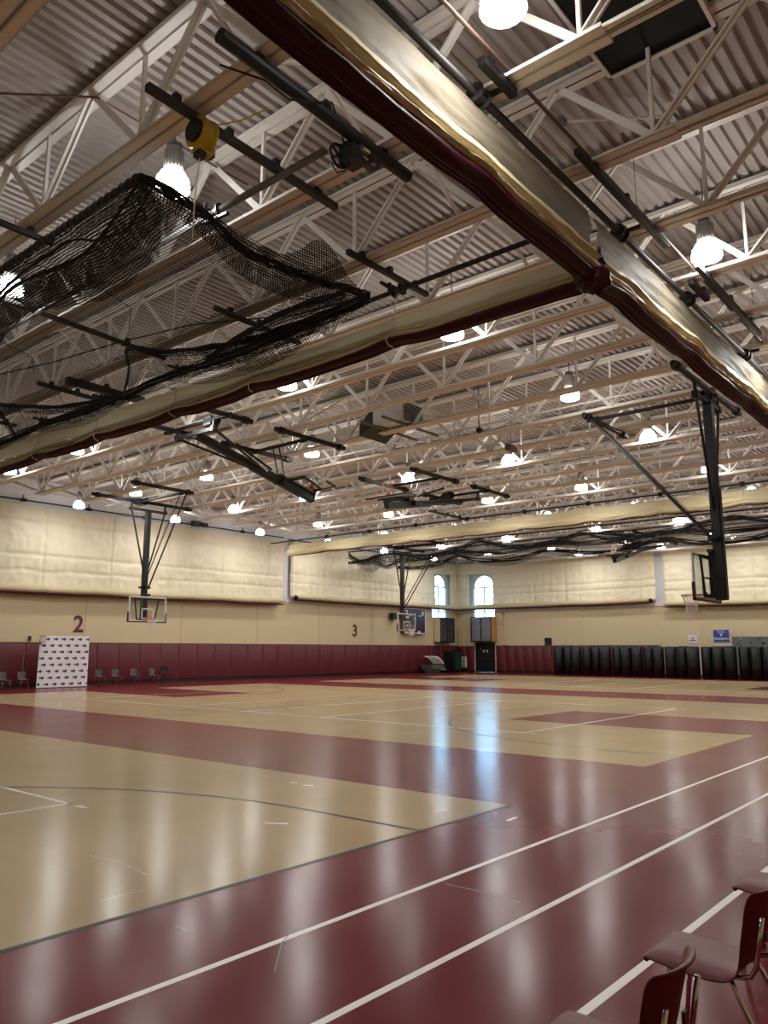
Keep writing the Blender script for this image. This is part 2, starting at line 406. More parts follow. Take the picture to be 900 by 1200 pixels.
# windows
def window(n, w, M):
    root = D.objects.new('window_%d' % n, None); COL.objects.link(root); root.matrix_world = M; root['kind'] = 'structure'
    hw = w/2; H = WZ1-WZ0; za = H-hw
    fr = MB(); t = .07
    fr.bb((-hw, .05, 0), (-hw+t, .16, H)); fr.bb((hw-t, .05, 0), (hw, .16, H)); fr.bb((-hw, .05, 0), (hw, .16, t)); fr.bb((-hw, .05, H-.03), (hw, .16, H))
    # spandrels around arch
    ra = hw-t; cz = H-.03-ra
    for s in (-1, 1):
        for k in range(12):
            a0 = PI/2*k/12; a1 = PI/2*(k+1)/12
            x0, x1 = s*ra*math.cos(a0), s*ra*math.cos(a1); z0, z1 = cz+ra*math.sin(a0), cz+ra*math.sin(a1)
            q = [(x0, .06, z0), (x1, .06, z1), (x1, .06, H), (x0, .06, H)]
            q2 = [(a, .15, c) for a, b, c in q]
            fr.add(q+q2, [(0, 1, 2, 3), (7, 6, 5, 4), (0, 4, 5, 1)])
    part('window_frame', fr, M_CURB, root)
    mu = MB()
    mu.bb((-.04, .06, 0), (.04, .15, cz)); mu.bb((-hw, .06, cz-.05), (hw, .15, cz+.05)); mu.bb((-hw, .06, cz-1.5), (hw, .14, cz-1.42))
    for x in (-hw/2, hw/2): mu.bb((x-.012, .08, 0), (x+.012, .12, cz))
    for k in range(1, 6): mu.bb((-hw, .08, k*(cz/6)-.012), (hw, .12, k*(cz/6)+.012))
    arcp = [(math.cos(a)*ra*.99, .1, cz+math.sin(a)*ra*.99) for a in [PI*i/20 for i in range(21)]]
    mu.tube(arcp, .03, 6)
    part('mullion', mu, M_WINF, root)
    g = MB().bb((-hw, .105, 0), (hw, .111, H)); part('pane', g, M_PANE, root)
    for o in root.children: o['kind'] = 'structure'
window(1, WL[1]-WL[0], Matrix.Translation((sum(WL)/2, Y1, WZ0)))
window(2, WR[1]-WR[0], Matrix.Translation((X1, sum(WR)/2, WZ0)) @ Matrix.Rotation(-PI/2, 4, 'Z'))
# leafy trees outside, softly seen through the glass
for i, (x, y, s) in enumerate(((50.2, 47, 2.6), (64, 35.0, 2.4), (58.5, 56, 2.2))):
    m = MB()
    m.tube([(0, 0, 0), (0.1, 0, 3), (0, 0.1, 5.5)], [.25, .2, .1], 8)
    random.seed(i)
    for k in range(26):
        c = Vector((random.uniform(-s, s), random.uniform(-s, s), 3.6+random.uniform(0, 1.8)*s*.5))
        rr = random.uniform(.5, .95)
        m.lathe([(0.02, -rr), (rr*.7, -rr*.6), (rr, 0), (rr*.7, rr*.7), (.02, rr)], c, 9)
    if i == 0: MT = mat('tree_green', (96, 128, 96), 0.8, var=0.3, nscale=4)
    o = part('tree', m, MT); o.location = (x, y, -1.5)
    tag(o, ('leafy tree outside the left arched window', 'leafy tree outside the right arched window', 'leafy tree farther back outside the left arched window')[i], 'tree')
struct('ground_outside', MB().bb((-60, 37.5, -1.6), (120, 110, -1.5)).bb((54, -60, -1.6), (120, 37.5, -1.5)), mat('lawn', (130, 150, 110), .9, var=.2))

# louvred cabinets below the windows
def louvre_box(M, label, LM, CM=None):
    r = thing('louvred_cabinet', label, 'cabinet'); r.matrix_world = M
    w, h, d = 1.98, 1.93, .62
    m = MB(); m.bb((-w/2, -d, 0), (-w/2+.05, 0, h)); m.bb((w/2-.05, -d, 0), (w/2, 0, h)); m.bb((-w/2, -d, 0), (w/2, 0, .05)); m.bb((-w/2, -d, h-.05), (w/2, 0, h)); m.bb((-w/2, -.04, 0), (w/2, 0, h))
    part('casing', m, CM or M_CAB, r)
    m = MB(); 
    for x in (-w/2+.07, 0, w/2-.07): m.bb((x-.04, -d-.02, .03), (x+.04, -d+.03, h-.03))
    m.bb((-w/2, -d-.02, 0), (w/2, -d+.03, .07)); m.bb((-w/2, -d-.02, h-.07), (w/2, -d+.03, h)); m.bb((-w/2+.05, -d+.15, .05), (-w/2+.3, -d+.17, h-.05))
    part('front_frame', m, M_BLACK, r)
    m = MB()
    for k in range(13): m.box((0, -d+.04, .13+k*.14), (w-.15, .015, .135), Matrix.Rotation(.75, 3, 'X'))
    part('louvre', m, LM, r)
louvre_box(Matrix.Translation((50.6, Y1, 2.3)), 'tan louvred cabinet on the left wall under the arched window', M_LOUV, M_WALL)
louvre_box(Matrix.Translation((X1, 33.95, 2.36)) @ Matrix.Rotation(-PI/2, 4, 'Z'), 'tan louvred cabinet above the black double door', mat('louvre_reflect_tone', (176, 196, 214), .3, var=.05))  # slat colour is lightened to carry the bright reflection

# double door
def door():
    root = D.objects.new('door_1', None); COL.objects.link(root); root['kind'] = 'structure'
    root.matrix_world = Matrix.Translation((X1, 34.0, 0)) @ Matrix.Rotation(-PI/2, 4, 'Z')
    m = MB(); m.bb((-.9, -.02, 0), (-.83, .2, 2.3)); m.bb((.83, -.02, 0), (.9, .2, 2.3)); m.bb((-.9, -.02, 2.2), (.9, .2, 2.3))
    part('door_frame', m, M_DOOR, root)
    for s in (-1, 1):
        d = part('door_leaf', MB().bb((s*.001, .04, .003), (s*.84, .09, 2.21)), M_DOOR, root)
        h = MB().bb((s*.08, -.01, .98), (s*.76, .03, 1.06)); h.bb((s*.08, -.01, .95), (s*.16, .04, 1.1)); part('push_bar', h, M_DKGREY, d)
        h = MB().bb((s*.1, .03, 1.55), (s*.22, .04, 1.72)); part('notice', h, M_PAPER, d)
    h = MB().bb((-.5, .03, 1.75), (-.36, .04, 1.9)); part('notice', h, M_GREY, root)
    for o in root.children: o['kind'] = 'structure'
door()
r = tag(part('exit_light', MB().bb((X1-.12, 32.05, 2.15), (X1-.03, 32.4, 2.38)), mat('pinkish_sign', (230, 170, 160), .5)), 'small pinkish box on the wall just right of the double door', 'wall box')
r = thing('downpipe', 'cream vertical pipe on the right wall beside the louvred cabinet', 'pipe', (X1, 32.3, 2.4))
part('pipe', MB().tube([(-.08, 0, 0), (-.08, 0, 2.3)], .05, 10), M_WALL, r); part('bracket', MB().bb((-.14, -.1, 1.2), (-.01, .1, 1.3)).bb((-.2, -.1, 2.0), (-.01, .1, 2.2)), M_CAB, r)

# ------------------------------------------------------------------ roof deck
def deck():
    mb = MB(); p = .185; h = .065; y = Y0-.3; prof = []
    while y < Y1+.3:
        prof += [(y, ZT), (y+p*.48, ZT), (y+p*.60, ZT+h), (y+p*.88, ZT+h)]; y += p
    prof.append((y, ZT))
    vs = []; 
    for (yy, z) in prof: vs += [(X0-.3, yy, z), (X1+.3, yy, z)]
    mb.add(vs, [(2*i, 2*i+2, 2*i+3, 2*i+1) for i in range(len(prof)-1)])
    return mb
def deck_hole():  # leave an opening for the roof unit
    mb = deck(); hx0, hx1, hy0, hy1 = 7.45, 9.5, 2.5, 3.85
    nv = []; nf = []
    out = MB()
    for f in mb.f:
        q = [mb.v[i] for i in f]; ymid = sum(v[1] for v in q)/4
        if hy0 < ymid < hy1:
            a = [q[0], q[1], (hx0, q[1][1], q[1][2]), (hx0, q[0][1], q[0][2])]; b = [(hx1, q[0][1], q[0][2]), (hx1, q[1][1], q[1][2]), q[2], q[3]]
            out.add(a, [(0, 1, 2, 3)]); out.add(b, [(0, 1, 2, 3)])
        else: out.add(q, [(0, 1, 2, 3)])
    return out
struct('ceiling', deck_hole(), M_DECK)
struct('roof_slab', MB().bb((X0-.3, Y0-.3, 10.6), (X1+.3, Y1+.3, 10.7)), M_VOID)
r = thing('roof_unit_opening', 'black square roof unit intake framed in grey steel, upper right', 'opening', (8.42, 3.1, 9.62))
m = MB(); hx, hy = 1.0, .68
for a, c in (((-hx, -hy, 0), (-hx+.02, hy, .9)), ((hx-.02, -hy, 0), (hx, hy, .9)), ((-hx, -hy, 0), (hx, -hy+.02, .9)), ((-hx, hy-.02, 0), (hx, hy, .9)), ((-hx, -hy, .02), (hx, hy, .035))): m.bb(a, c)
part('intake_box', m, M_VOID, r)
m = MB(); w = .05
for a, c in (((-hx-w, -hy-w, -.03), (-hx, hy+w, .1)), ((hx, -hy-w, -.03), (hx+w, hy+w, .1)), ((-hx-w, -hy-w, -.03), (hx+w, -hy, .1)), ((-hx-w, hy, -.03), (hx+w, hy+w, .1))): m.bb(a, c)
part('frame', m, M_STEEL, r)
part('duct_side', MB().bb((-hx-.5, -hy+.1, -.1), (-hx-.06, hy-.1, .18)), M_CURB, r)

# ------------------------------------------------------------------ joists
ZB = 8.25; JS = 2.11; NODE0 = -2.05; P = 2.63
jx = [2.95+JS*k for k in range(-1, 24)]
nodes = [NODE0+P*k for k in range(0, 14)]       # bottom nodes
def joist_meshes():
    tc = MB(); bc = MB()
    for s in (-1, 1):
        tc.bb((s*.015, Y0, 9.66), (s*.15, Y1, 9.675)); tc.bb((s*.015, Y0, 9.66), (s*.03, Y1, 9.79)); tc.bb((s*.135, Y0, 9.66), (s*.15, Y1, 9.73))
        bc.bb((s*.014, 2.9, 8.25), (s*.155, nodes[-1]+.35, 8.265)); bc.bb((s*.014, 2.9, 8.25), (s*.03, nodes[-1]+.35, 8.38)); bc.bb((s*.14, 2.9, 8.25), (s*.155, nodes[-1]+.35, 8.30))
        bc.bb((s*.014, Y0+.5, 8.265), (s*.10, 2.9, 8.28)); bc.bb((s*.014, Y0+.5, 8.265), (s*.03, 2.9, 8.38))
    d1 = MB().bar((0, 0, 8.33), (0, P/2, 9.70), .10, .035, (1, 0, 0)).bar((.03, 0, 8.33), (.03, P/2, 9.70), .03, .1, (1, 0, 0))
    d2 = MB().bar((0, 0, 8.33), (0, -P/2, 9.70), .10, .035, (1, 0, 0)).bar((-.03, 0, 8.33), (-.03, -P/2, 9.70), .03, .1, (1, 0, 0))
    v = MB().bar((0, 0, 8.33), (0, 0, 9.70), .05, .05)
    e = MB().bar((0, 0, 8.33), (0, Y1-nodes[-1]-.1, 9.68), .1, .06, (1, 0, 0))
    cb = MB().bar((0, 0, 8.30), (JS, 0, 9.72), .045, .045, (0, 1, 0)); cb2 = MB().bar((0, .05, 9.72), (JS, .05, 8.30), .045, .045, (0, 1, 0))
    hb = MB().bar((0, 0, 8.40), (JS, 0, 8.40), .035, .035, (0, 1, 0))
    g = MB().bb((-.012, -.14, 8.3), (.012, .14, 8.46))
    return [b.mesh(n, M_STEEL) for n, b in (('top_chord', tc), ('bottom_chord', bc), ('web_diagonal', d1), ('web_diagonal', d2), ('web_vertical', v), ('end_diagonal', e), ('cross_brace', cb), ('cross_brace', cb2), ('bridging_rod', hb))]
JM = joist_meshes()
for k, x in enumerate(jx):
    if x > X1-.3: break
    lab = 'pale steel roof truss behind the camera' if k == 0 else '%s pale steel roof truss counted from the camera' % ORD[k-1]
    r = thing('roof_truss', lab, 'roof truss', (x, 0, 0), group='parallel roof trusses')
    put('top_chord', JM[0], r); put('bottom_chord', JM[1], r)
    for y in nodes:
        for mi, nm in ((2, 'web_diagonal'), (3, 'web_diagonal'), (4, 'web_vertical')): put(nm, JM[mi], r, (0, y, 0))
    put('end_diagonal', JM[5], r, (0, nodes[-1], 0))
    if x+JS < X1-.3:
        for y in (5.84+.35, 16.36+.3, 26.88+.3): put('cross_brace', JM[6], r, (0, y, 0)); put('cross_brace', JM[7], r, (0, y, 0))
        put('bridging_rod', JM[8], r, (0, nodes[-1]+.2, 0))

# ------------------------------------------------------------------ high bay lamps
def lamp_proto(loc, label):
    r = thing('high_bay_lamp', label, 'ceiling lamp', loc, 0, 'high bay lamps')
    m = MB().lathe([(.10, .30), (.12, .31), (.125, .62), (.10, .65), (.05, .68)], n=20)
    for k in range(16):
        a = 2*PI*k/16; m.box((math.cos(a)*.13, math.sin(a)*.13, .46), (.03, .008, .28), Matrix.Rotation(a, 3, 'Z'))
    part('housing', m, M_LAMPG, r)
    part('stem', MB().tube([(0, 0, .66), (0, 0, 1.48)], .012, 6).box((0, 0, .7), (.16, .16, .06)), M_GREY, r)
    g = part('glass_dome', MB().lathe([(.12, .27), (.18, .23), (.228, .14), (.25, .04), (.25, 0), (.24, -.015), (.15, -.035), (.02, -.04)], n=20), E_, r, True, 'glowing white glass dome')
    m = MB().torus((0, 0, 0), .253, .008, n=20, m=5).torus((0, 0, .15), .23, .006, n=20, m=5)
    part('dome_ring', m, M_LAMPG, r)
    ld = D.lights.new('lamp_light', 'AREA'); ld.shape = 'DISK'; ld.size = .5; ld.energy = LAMP_WATT; ld.color = LAMP_COL[:3]
    lo = D.objects.new('lamp_light', ld); COL.objects.link(lo); lo.parent = r; lo.location = (0, 0, -.06)
    return r
lx = [-0.8, 5.9, 12.9, 18.3, 23.7, 29.4, 35.0, 40.6, 46.2, 50.2]; ly = [3.7, 8.95, 14.05, 18.6, 24.4, 29.3, 34.0]  # first column is added out of view to light the near chairs
proto = None; rown = ['in the row over the running lanes', 'in the second row from the lanes', 'in the third row from the lanes', 'in the fourth row from the lanes', 'in the third row from the left wall', 'in the second row from the left wall', 'in the row next to the left wall']
for j, y in enumerate(ly):
    for i, x in enumerate(lx):
        if (i == 9 and j > 4) or (j == 6 and i < 3) or (i == 0 and j > 1): continue  # last column is added to brighten the right wall
        if i == 3 and j == 2: continue
        xx, yy = (12.35, 18.1) if (i, j) == (2, 3) else (6.2, 3.6) if (i, j) == (1, 0) else (46.2, 19.5) if (i, j) == (8, 3) else (x, y)
        # keep clear of the truss chords
        kx = min(jx, key=lambda q: abs(q-xx))
        if abs(kx-xx) < .42: xx = kx + (.42 if xx >= kx else -.42)
        lab = 'lit lamp %s, %s from the camera' % (rown[j], ORD[i-1] if i else 'added unseen and left')
        if proto is None: proto = lamp_proto((xx, yy, 8.28), lab)
        else: dup(proto, (xx, yy, 8.28), label=lab)

# ------------------------------------------------------------------ raised divider curtains
def smoothstep(t): t = max(0, min(1, t)); return t*t*(3-2*t)
def curtain_band(prof, a0, a1, n, axis, seed, sag, straps, topfn=None, wr=.02, wfreq=1.4, tall=None):
    """prof: list of (offset, z, weight). sweeps along axis 'x' or 'y' at given plane"""
    mb = MB(); m = len(prof)-1
    def fn(u, v):
        a = a0+(a1-a0)*u; i = min(int(v*m+1e-9), m-1); t = v*m-i
        o = prof[i][0]*(1-t)+prof[i+1][0]*t; z = prof[i][1]*(1-t)+prof[i+1][1]*t; w = prof[i][2]*(1-t)+prof[i+1][2]*t
        d = min([abs(a-s) for s in straps] or [9]); g = math.exp(-(d/.45)**2)
        z += w*(sag*g) + w*nz(a*.5, seed, v*3)*.03
        o += wr*nz(a*wfreq, v*9, seed)+wr*.6*nz(a*wfreq*3.1, v*23, seed+4)*(.4+w)
        if topfn: z += (1-w)*topfn(a)
        return (a, o, z) if axis == 'x' else (o, a, z)
    mb.grid(fn, n, m*4 if tall is None else tall)
    return mb
def divider(name, label, axis, plane, zt, zb, segs, straps, sgn=-1, topfn=None, pipeoff=0, pipe_r=.05, zpipe=8.1, spool=True, depth=.3, PM=None):
    r = thing(name, label, 'divider curtain', (0, 0, 0))
    H = zt-zb; p = plane
    for si, (a0, a1) in enumerate(segs):
        n = int((a1-a0)*9)
        s = sgn
        pan = [(p, zt, 0), (p+s*.04, zt-H*.2, .1), (p+s*.02, zt-H*.4, .3), (p+s*.0, zt-H*.6, .6)]
        part('curtain_panel', curtain_band(pan, a0, a1, n*2, axis, 3.1+si, .04, straps, topfn, .035, 1.1, 16), PM or M_MESHFAB, r, True)
        fold = [(p+s*.01, zt-H*.52, .5), (p+s*.10, zt-H*.60, .8), (p+s*.15, zt-H*.72, 1), (p+s*.08, zt-H*.76, 1), (p+s*.15, zt-H*.84, 1), (p+s*.09, zt-H*.88, 1), (p+s*.13, zb+.14, 1), (p+s*.06, zb+.10, 1)]
        part('gathered_fold', curtain_band(fold, a0, a1, n, axis, 5.3+si, .06, straps, None, .03, 1.3), M_FAB, r, True)
        hem = [(p+s*.10, zb+.13, 1), (p+s*.12, zb+.06, 1), (p+s*.07, zb, 1), (p+s*.0, zb-.03, 1), (p-s*.03, zb+.0, 1), (p-s*.06, zb-.03, 1), (p-s*.10, zb+.0, 1), (p-s*.14, zb-.02, 1), (p-s*.17, zb+.02, 1)]
        part('hem', curtain_band(hem, a0, a1, n, axis, 5.3+si, .06, straps, None, .012, 1.3), M_HEM, r, True, 'dark maroon hem bundle')
        back = [(p-s*.16, zb+.02, 1), (p-s*.2, zb+.08, 1), (p-s*.18, zb+H*.35, .8), (p-s*.06, zb+H*.6, .5)]
        part('back_fold', curtain_band(back, a0, a1, n, axis, 5.3+si, .06, straps, None, .02, 1.3), M_FAB, r, True)
        # end caps: scrunched fabric knots
    A0, A1 = segs[0][0], segs[-1][1]
    q = (lambda a, o, z: (a, o, z)) if axis == 'x' else (lambda a, o, z: (o, a, z))
    part('drive_pipe', MB().tube([q(A0, p+pipeoff, zpipe), q(A1, p+pipeoff, zpipe)], pipe_r, 10), M_DKGREY, r, True)
    for s_ in straps:
        if spool:
            m = MB()
            for e in (-.09, .09): m.tube([q(s_+e-.012, p+pipeoff, zpipe), q(s_+e+.012, p+pipeoff, zpipe)], .12, 14)
            m.tube([q(s_-.09, p+pipeoff, zpipe), q(s_+.09, p+pipeoff, zpipe)], .07, 12)
            part('spool', m, M_DKGREY, r)
            part('hanger', MB().bar(q(s_+.2, p+pipeoff, zpipe-.02), q(s_+.2, p+pipeoff, ZB+.05), .05, .05).bar(q(s_+.2, p+pipeoff-.25, ZB-.03), q(s_+.2, p+pipeoff+.25, ZB-.03), .05, .05), M_BLACK, r)
        if axis == 'x': continue
        pts = [q(s_, p+pipeoff*.7, zpipe-.1)]
        for t, of in ((.15, .05), (.4, .06), (.6, .13), (.72, .18), (.85, .18), (.97, .14), (1.02, .02)): pts.append(q(s_+.05*math.sin(t*7+s_), p+sgn*of, zt-H*t+(topfn(s_)*(1-t) if topfn else 0)))
        part('lift_cord', MB().tube(pts, .012 if axis == 'y' else .006, 6), M_CORD, r)
    return r
divider('divider_curtain', 'raised tan curtain with maroon hem running from top centre to right edge', 'x', 4.40, 7.98, 6.92, [(-3, 9.82), (10.02, 31.0)], [-1.0, 3.0, 6.93, 10.9, 13.9, 17.5, 21.1, 24.7, 28.3], -1, None, -.02, .05, 8.1)
# scrunched ends where two lengths meet
r = thing('curtain_tie', 'dark gathered fabric knot where the two right curtain lengths meet', 'curtain tie', (9.92, 4.4, 6.95))
def lump(n, rx, ry, rz_, seed):
    def fn(u, v):
        a = 2*PI*u; b = PI*v; k = 1+.35*nz(math.cos(a)*2.2+seed, math.sin(a)*2.2, v*5)
        return (rx*math.sin(b)*math.cos(a)*k, ry*math.sin(b)*math.sin(a)*k, rz_*math.cos(b)*k)
    return MB().grid(fn, n, n//2)
part('knot', lump(28, .20, .24, .17, 3), M_HEM, r, True)
part('loose_cord', MB().tube([(-.1, 0, .1), (-.05, -.1, .4), (.12, -.05, .55), (.16, 0, .2), (0, .0, .05)], .02, 6), M_BLACK, r)
divider('divider_curtain', 'raised tan curtain with maroon hem crossing left to centre below the black net', 'y', 10.10, 7.57, 6.985, [(4.75, 36.1)], [8.24, 12.0, 14.7, 18.0, 21.2, 24.5, 27.8, 31.1, 34.4], -1, lambda a: max(-.05, min(.35, (a-12)*.025)), 0.1, .045, 8.1, PM=M_MESHL)
def far_divider():
    r = thing('divider_curtain', 'raised tan curtain crossing the room beyond the folded hoops', 'divider curtain', (0, 0, 0))
    p = 31.6; zt, zb = 7.85, 7.2; st = [2+3.2*k for k in range(10)]
    pan = [(p, zt, 0), (p-.05, zt-.2, .3), (p-.03, zt-.35, .6)]
    part('curtain_panel', curtain_band(pan, -3, 33.9, 300, 'y', 1.1, .03, st, None, .05, .6, 8), M_FAB, r, True)
    roll = [(p+.0, zt-.28, 1), (p-.14, zt-.32, 1), (p-.2, zt-.45, 1), (p-.16, zb+.05, 1), (p-.05, zb, 1)]
    part('rolled_fabric', curtain_band(roll, -3, 33.9, 300, 'y', 2.1, .05, st, None, .05, .7), M_FAB, r, True)
    hem = [(p-.08, zb+.01, 1), (p, zb-.02, 1), (p+.08, zb, 1)]
    part('hem', curtain_band(hem, -3, 33.9, 200, 'y', 2.1, .05, st, None, .01, .7), M_HEM, r, True)
    part('drive_pipe', MB().tube([(p, -3, 8.08), (p, 35.5, 8.08)], .04, 8), M_DKGREY, r)
    for s in st:
        part('lift_cord', MB().tube([(p, s, 8.08), (p-.06, s, 7.7), (p-.2, s, 7.45), (p-.1, s, 7.2)], .012, 5), M_CORD, r)
        part('spool', MB().tube([(p, s-.08, 8.08), (p, s+.08, 8.08)], .1, 12), M_BLACK, r)
far_divider()

# ------------------------------------------------------------------ wall curtains
def quilt(name, label, segs, zb0, zb1, ztop, pleat, amp, seams, holes=[], sgap=None):
    """segs: list of (axis, a0, a1, plane, sign) consecutive"""
    r = thing(name, label, 'wall curtain', (0, 0, 0))
    tot = sum(abs(s[2]-s[1]) for s in segs); run = 0
    for axis, a0, a1, pl, sg in segs:
        L_ = abs(a1-a0); n = int(L_/.07); m = 44; mb = MB(); run0 = run
        def zb_at(t): return zb0+(zb1-zb0)*t
        vs = []; idx = {}
        for i in range(n+1):
            a = a0+(a1-a0)*i/n; t = (run0+L_*i/n); zb = zb_at(t/tot)
            for j in range(m+1):
                z = zb+.1+(ztop-zb-.1)*j/m; v = j/m
                low = math.exp(-v*3)
                puff = amp*abs(math.sin(PI*t/pleat))**.6 if pleat < 1.2 else 0
                d = puff*(.5+.8*low)+.05*nz(t*1.1, z*.9, 2)+.05*low*nz(t*2.8, z*1.2, 8)+.03*nz(t*3.5, z*3, 5)
                for hz in (ztop-.75, (zb+ztop)/2-.3, zb+.95):
                    d -= .06*math.exp(-((z-hz+.06*nz(t*.8, hz))/.06)**2)
                for sx in range(int(t/seams)-1, int(t/seams)+3): d -= .08*math.exp(-((t-sx*seams)/.07)**2)
                vs.append((a, pl+sg*(.06+d), z) if axis == 'x' else (pl+sg*(.06+d), a, z))
        fs = []
        for i in range(n):
            for j in range(m):
                q = (i*(m+1)+j, (i+1)*(m+1)+j, (i+1)*(m+1)+j+1, i*(m+1)+j+1)
                cx = sum(vs[k][0 if axis == 'x' else 1] for k in q)/4; cz = sum(vs[k][2] for k in q)/4
                if any(h[0] == axis and h[1] < cx < h[2] and h[3] < cz < h[4] for h in holes): continue
                fs.append(q)
        mb.add(vs, fs); part('quilted_panel', mb, M_FABQ, r, True)
        run += L_
    # bottom roll, continuous, and its hem
    for nm, rad, dz, m_, off in (('bottom_roll', .17, .08, M_FAB, .20), ('hem', .055, -.12, M_HEM, .25)):
        mb = MB(); pts = []; rs = []; run = 0
        for si, (axis, a0, a1, pl, sg) in enumerate(segs):
            L_ = abs(a1-a0); n = int(L_/.25)
            for i in range(n+1):
                if si and i == 0: continue
                if len(segs) > 1 and ((si == 0 and i > n-2) or (si > 0 and i < 2)): continue
                a = a0+(a1-a0)*i/n; t = run+L_*i/n; z = zb0+(zb1-zb0)*t/tot+dz+.05*nz(t*.35, 3.3)+(.02 if nm == 'bottom_roll' else 0)*nz(t*2, 7)
                o = pl+sg*(off+.03*nz(t*.6, 5))
                pts.append((a, o, z) if axis == 'x' else (o, a, z)); rs.append(rad*(1+.25*nz(t*.8, 9))*min(1, .35+min(t, tot-t)*1.2))
            run += L_
        mb.tube(pts, rs, 12); part(nm, mb, m_, r, True)
    return r
quilt('wall_curtain', 'long quilted cream curtain hanging along the left wall above number 2', [('x', -6.9, 33.4, Y1-.22, -1)], 4.2, 4.6, 8.45, 1.7, .05, 3.55)
quilt('wall_curtain', 'pleated quilted cream curtain wrapping the far corner around both arched windows', [('x', 34.1, 52.55, Y1-.22, -1), ('y', 36.3, 20.05, X1-.22, -1)], 4.95, 5.02, 8.5, .62, .07, 5.6,
      holes=[('x', WL[0]-.02, WL[1]+.1, 0, WZ1+.03), ('y', WR[0]-.05, WR[1]+.1, 0, WZ1+.03)])
quilt('wall_curtain', 'quilted cream curtain on the right wall behind the nearest hoop', [('y', 19.5, -3.3, X1-.22, -1)], 4.72, 4.5, 8.4, 1.7, .05, 2.9)
for lc, lab in (((34.35, Y1-.45, 5.0), 'dark gathered end knot of the corner curtain roll, at its left end'), ((X1-.45, 20.35, 5.08), 'dark gathered end knot of the corner curtain roll, at its right end')):
    o = tag(part('curtain_knot', lump(20, .16, .16, .13, lc[0]), M_HEM, None, True), lab, 'curtain tie'); o.location = lc
for (p0, p1, lab) in (((-6.5, Y1-.25, 8.66), (33.4, Y1-.25, 8.72), 'thin dark pipe above the quilted curtain over number 2'), ((33.8, Y1-.28, 8.66), (52.4, Y1-.28, 8.7), 'thin dark pipe above the pleated corner curtain on the left wall'), ((X1-.28, 36.2, 8.7), (X1-.28, -3, 8.66), 'thin dark pipe above the curtains on the right wall')):
    r = thing('curtain_pipe', lab, 'pipe', p0)
    P0 = Vector(p0); dd = Vector(p1)-P0
    part('pipe', MB().tube([(0, 0, 0), dd], .035, 8), M_DKGREY, r)
    nseg = int(dd.length/3.5)
    for k in range(1, nseg+1):
        c = dd*(k/(nseg+1)); u = dd.normalized()*.12
        part('spool', MB().tube([c-u, c+u], .085, 10), M_BLACK, r); part('bracket', MB().bar(c, c+Vector((0, .02, .25)), .04, .04), M_BLACK, r)
    if P0.x < 0:
        c = dd.normalized()*33.1
        part('motor', MB().box(c+Vector((0, -.1, .05)), (.55, .25, .28)).tube([c+Vector((.4, -.1, .05)), c+Vector((.75, -.1, .05))], .13, 12), M_BLACK, r)

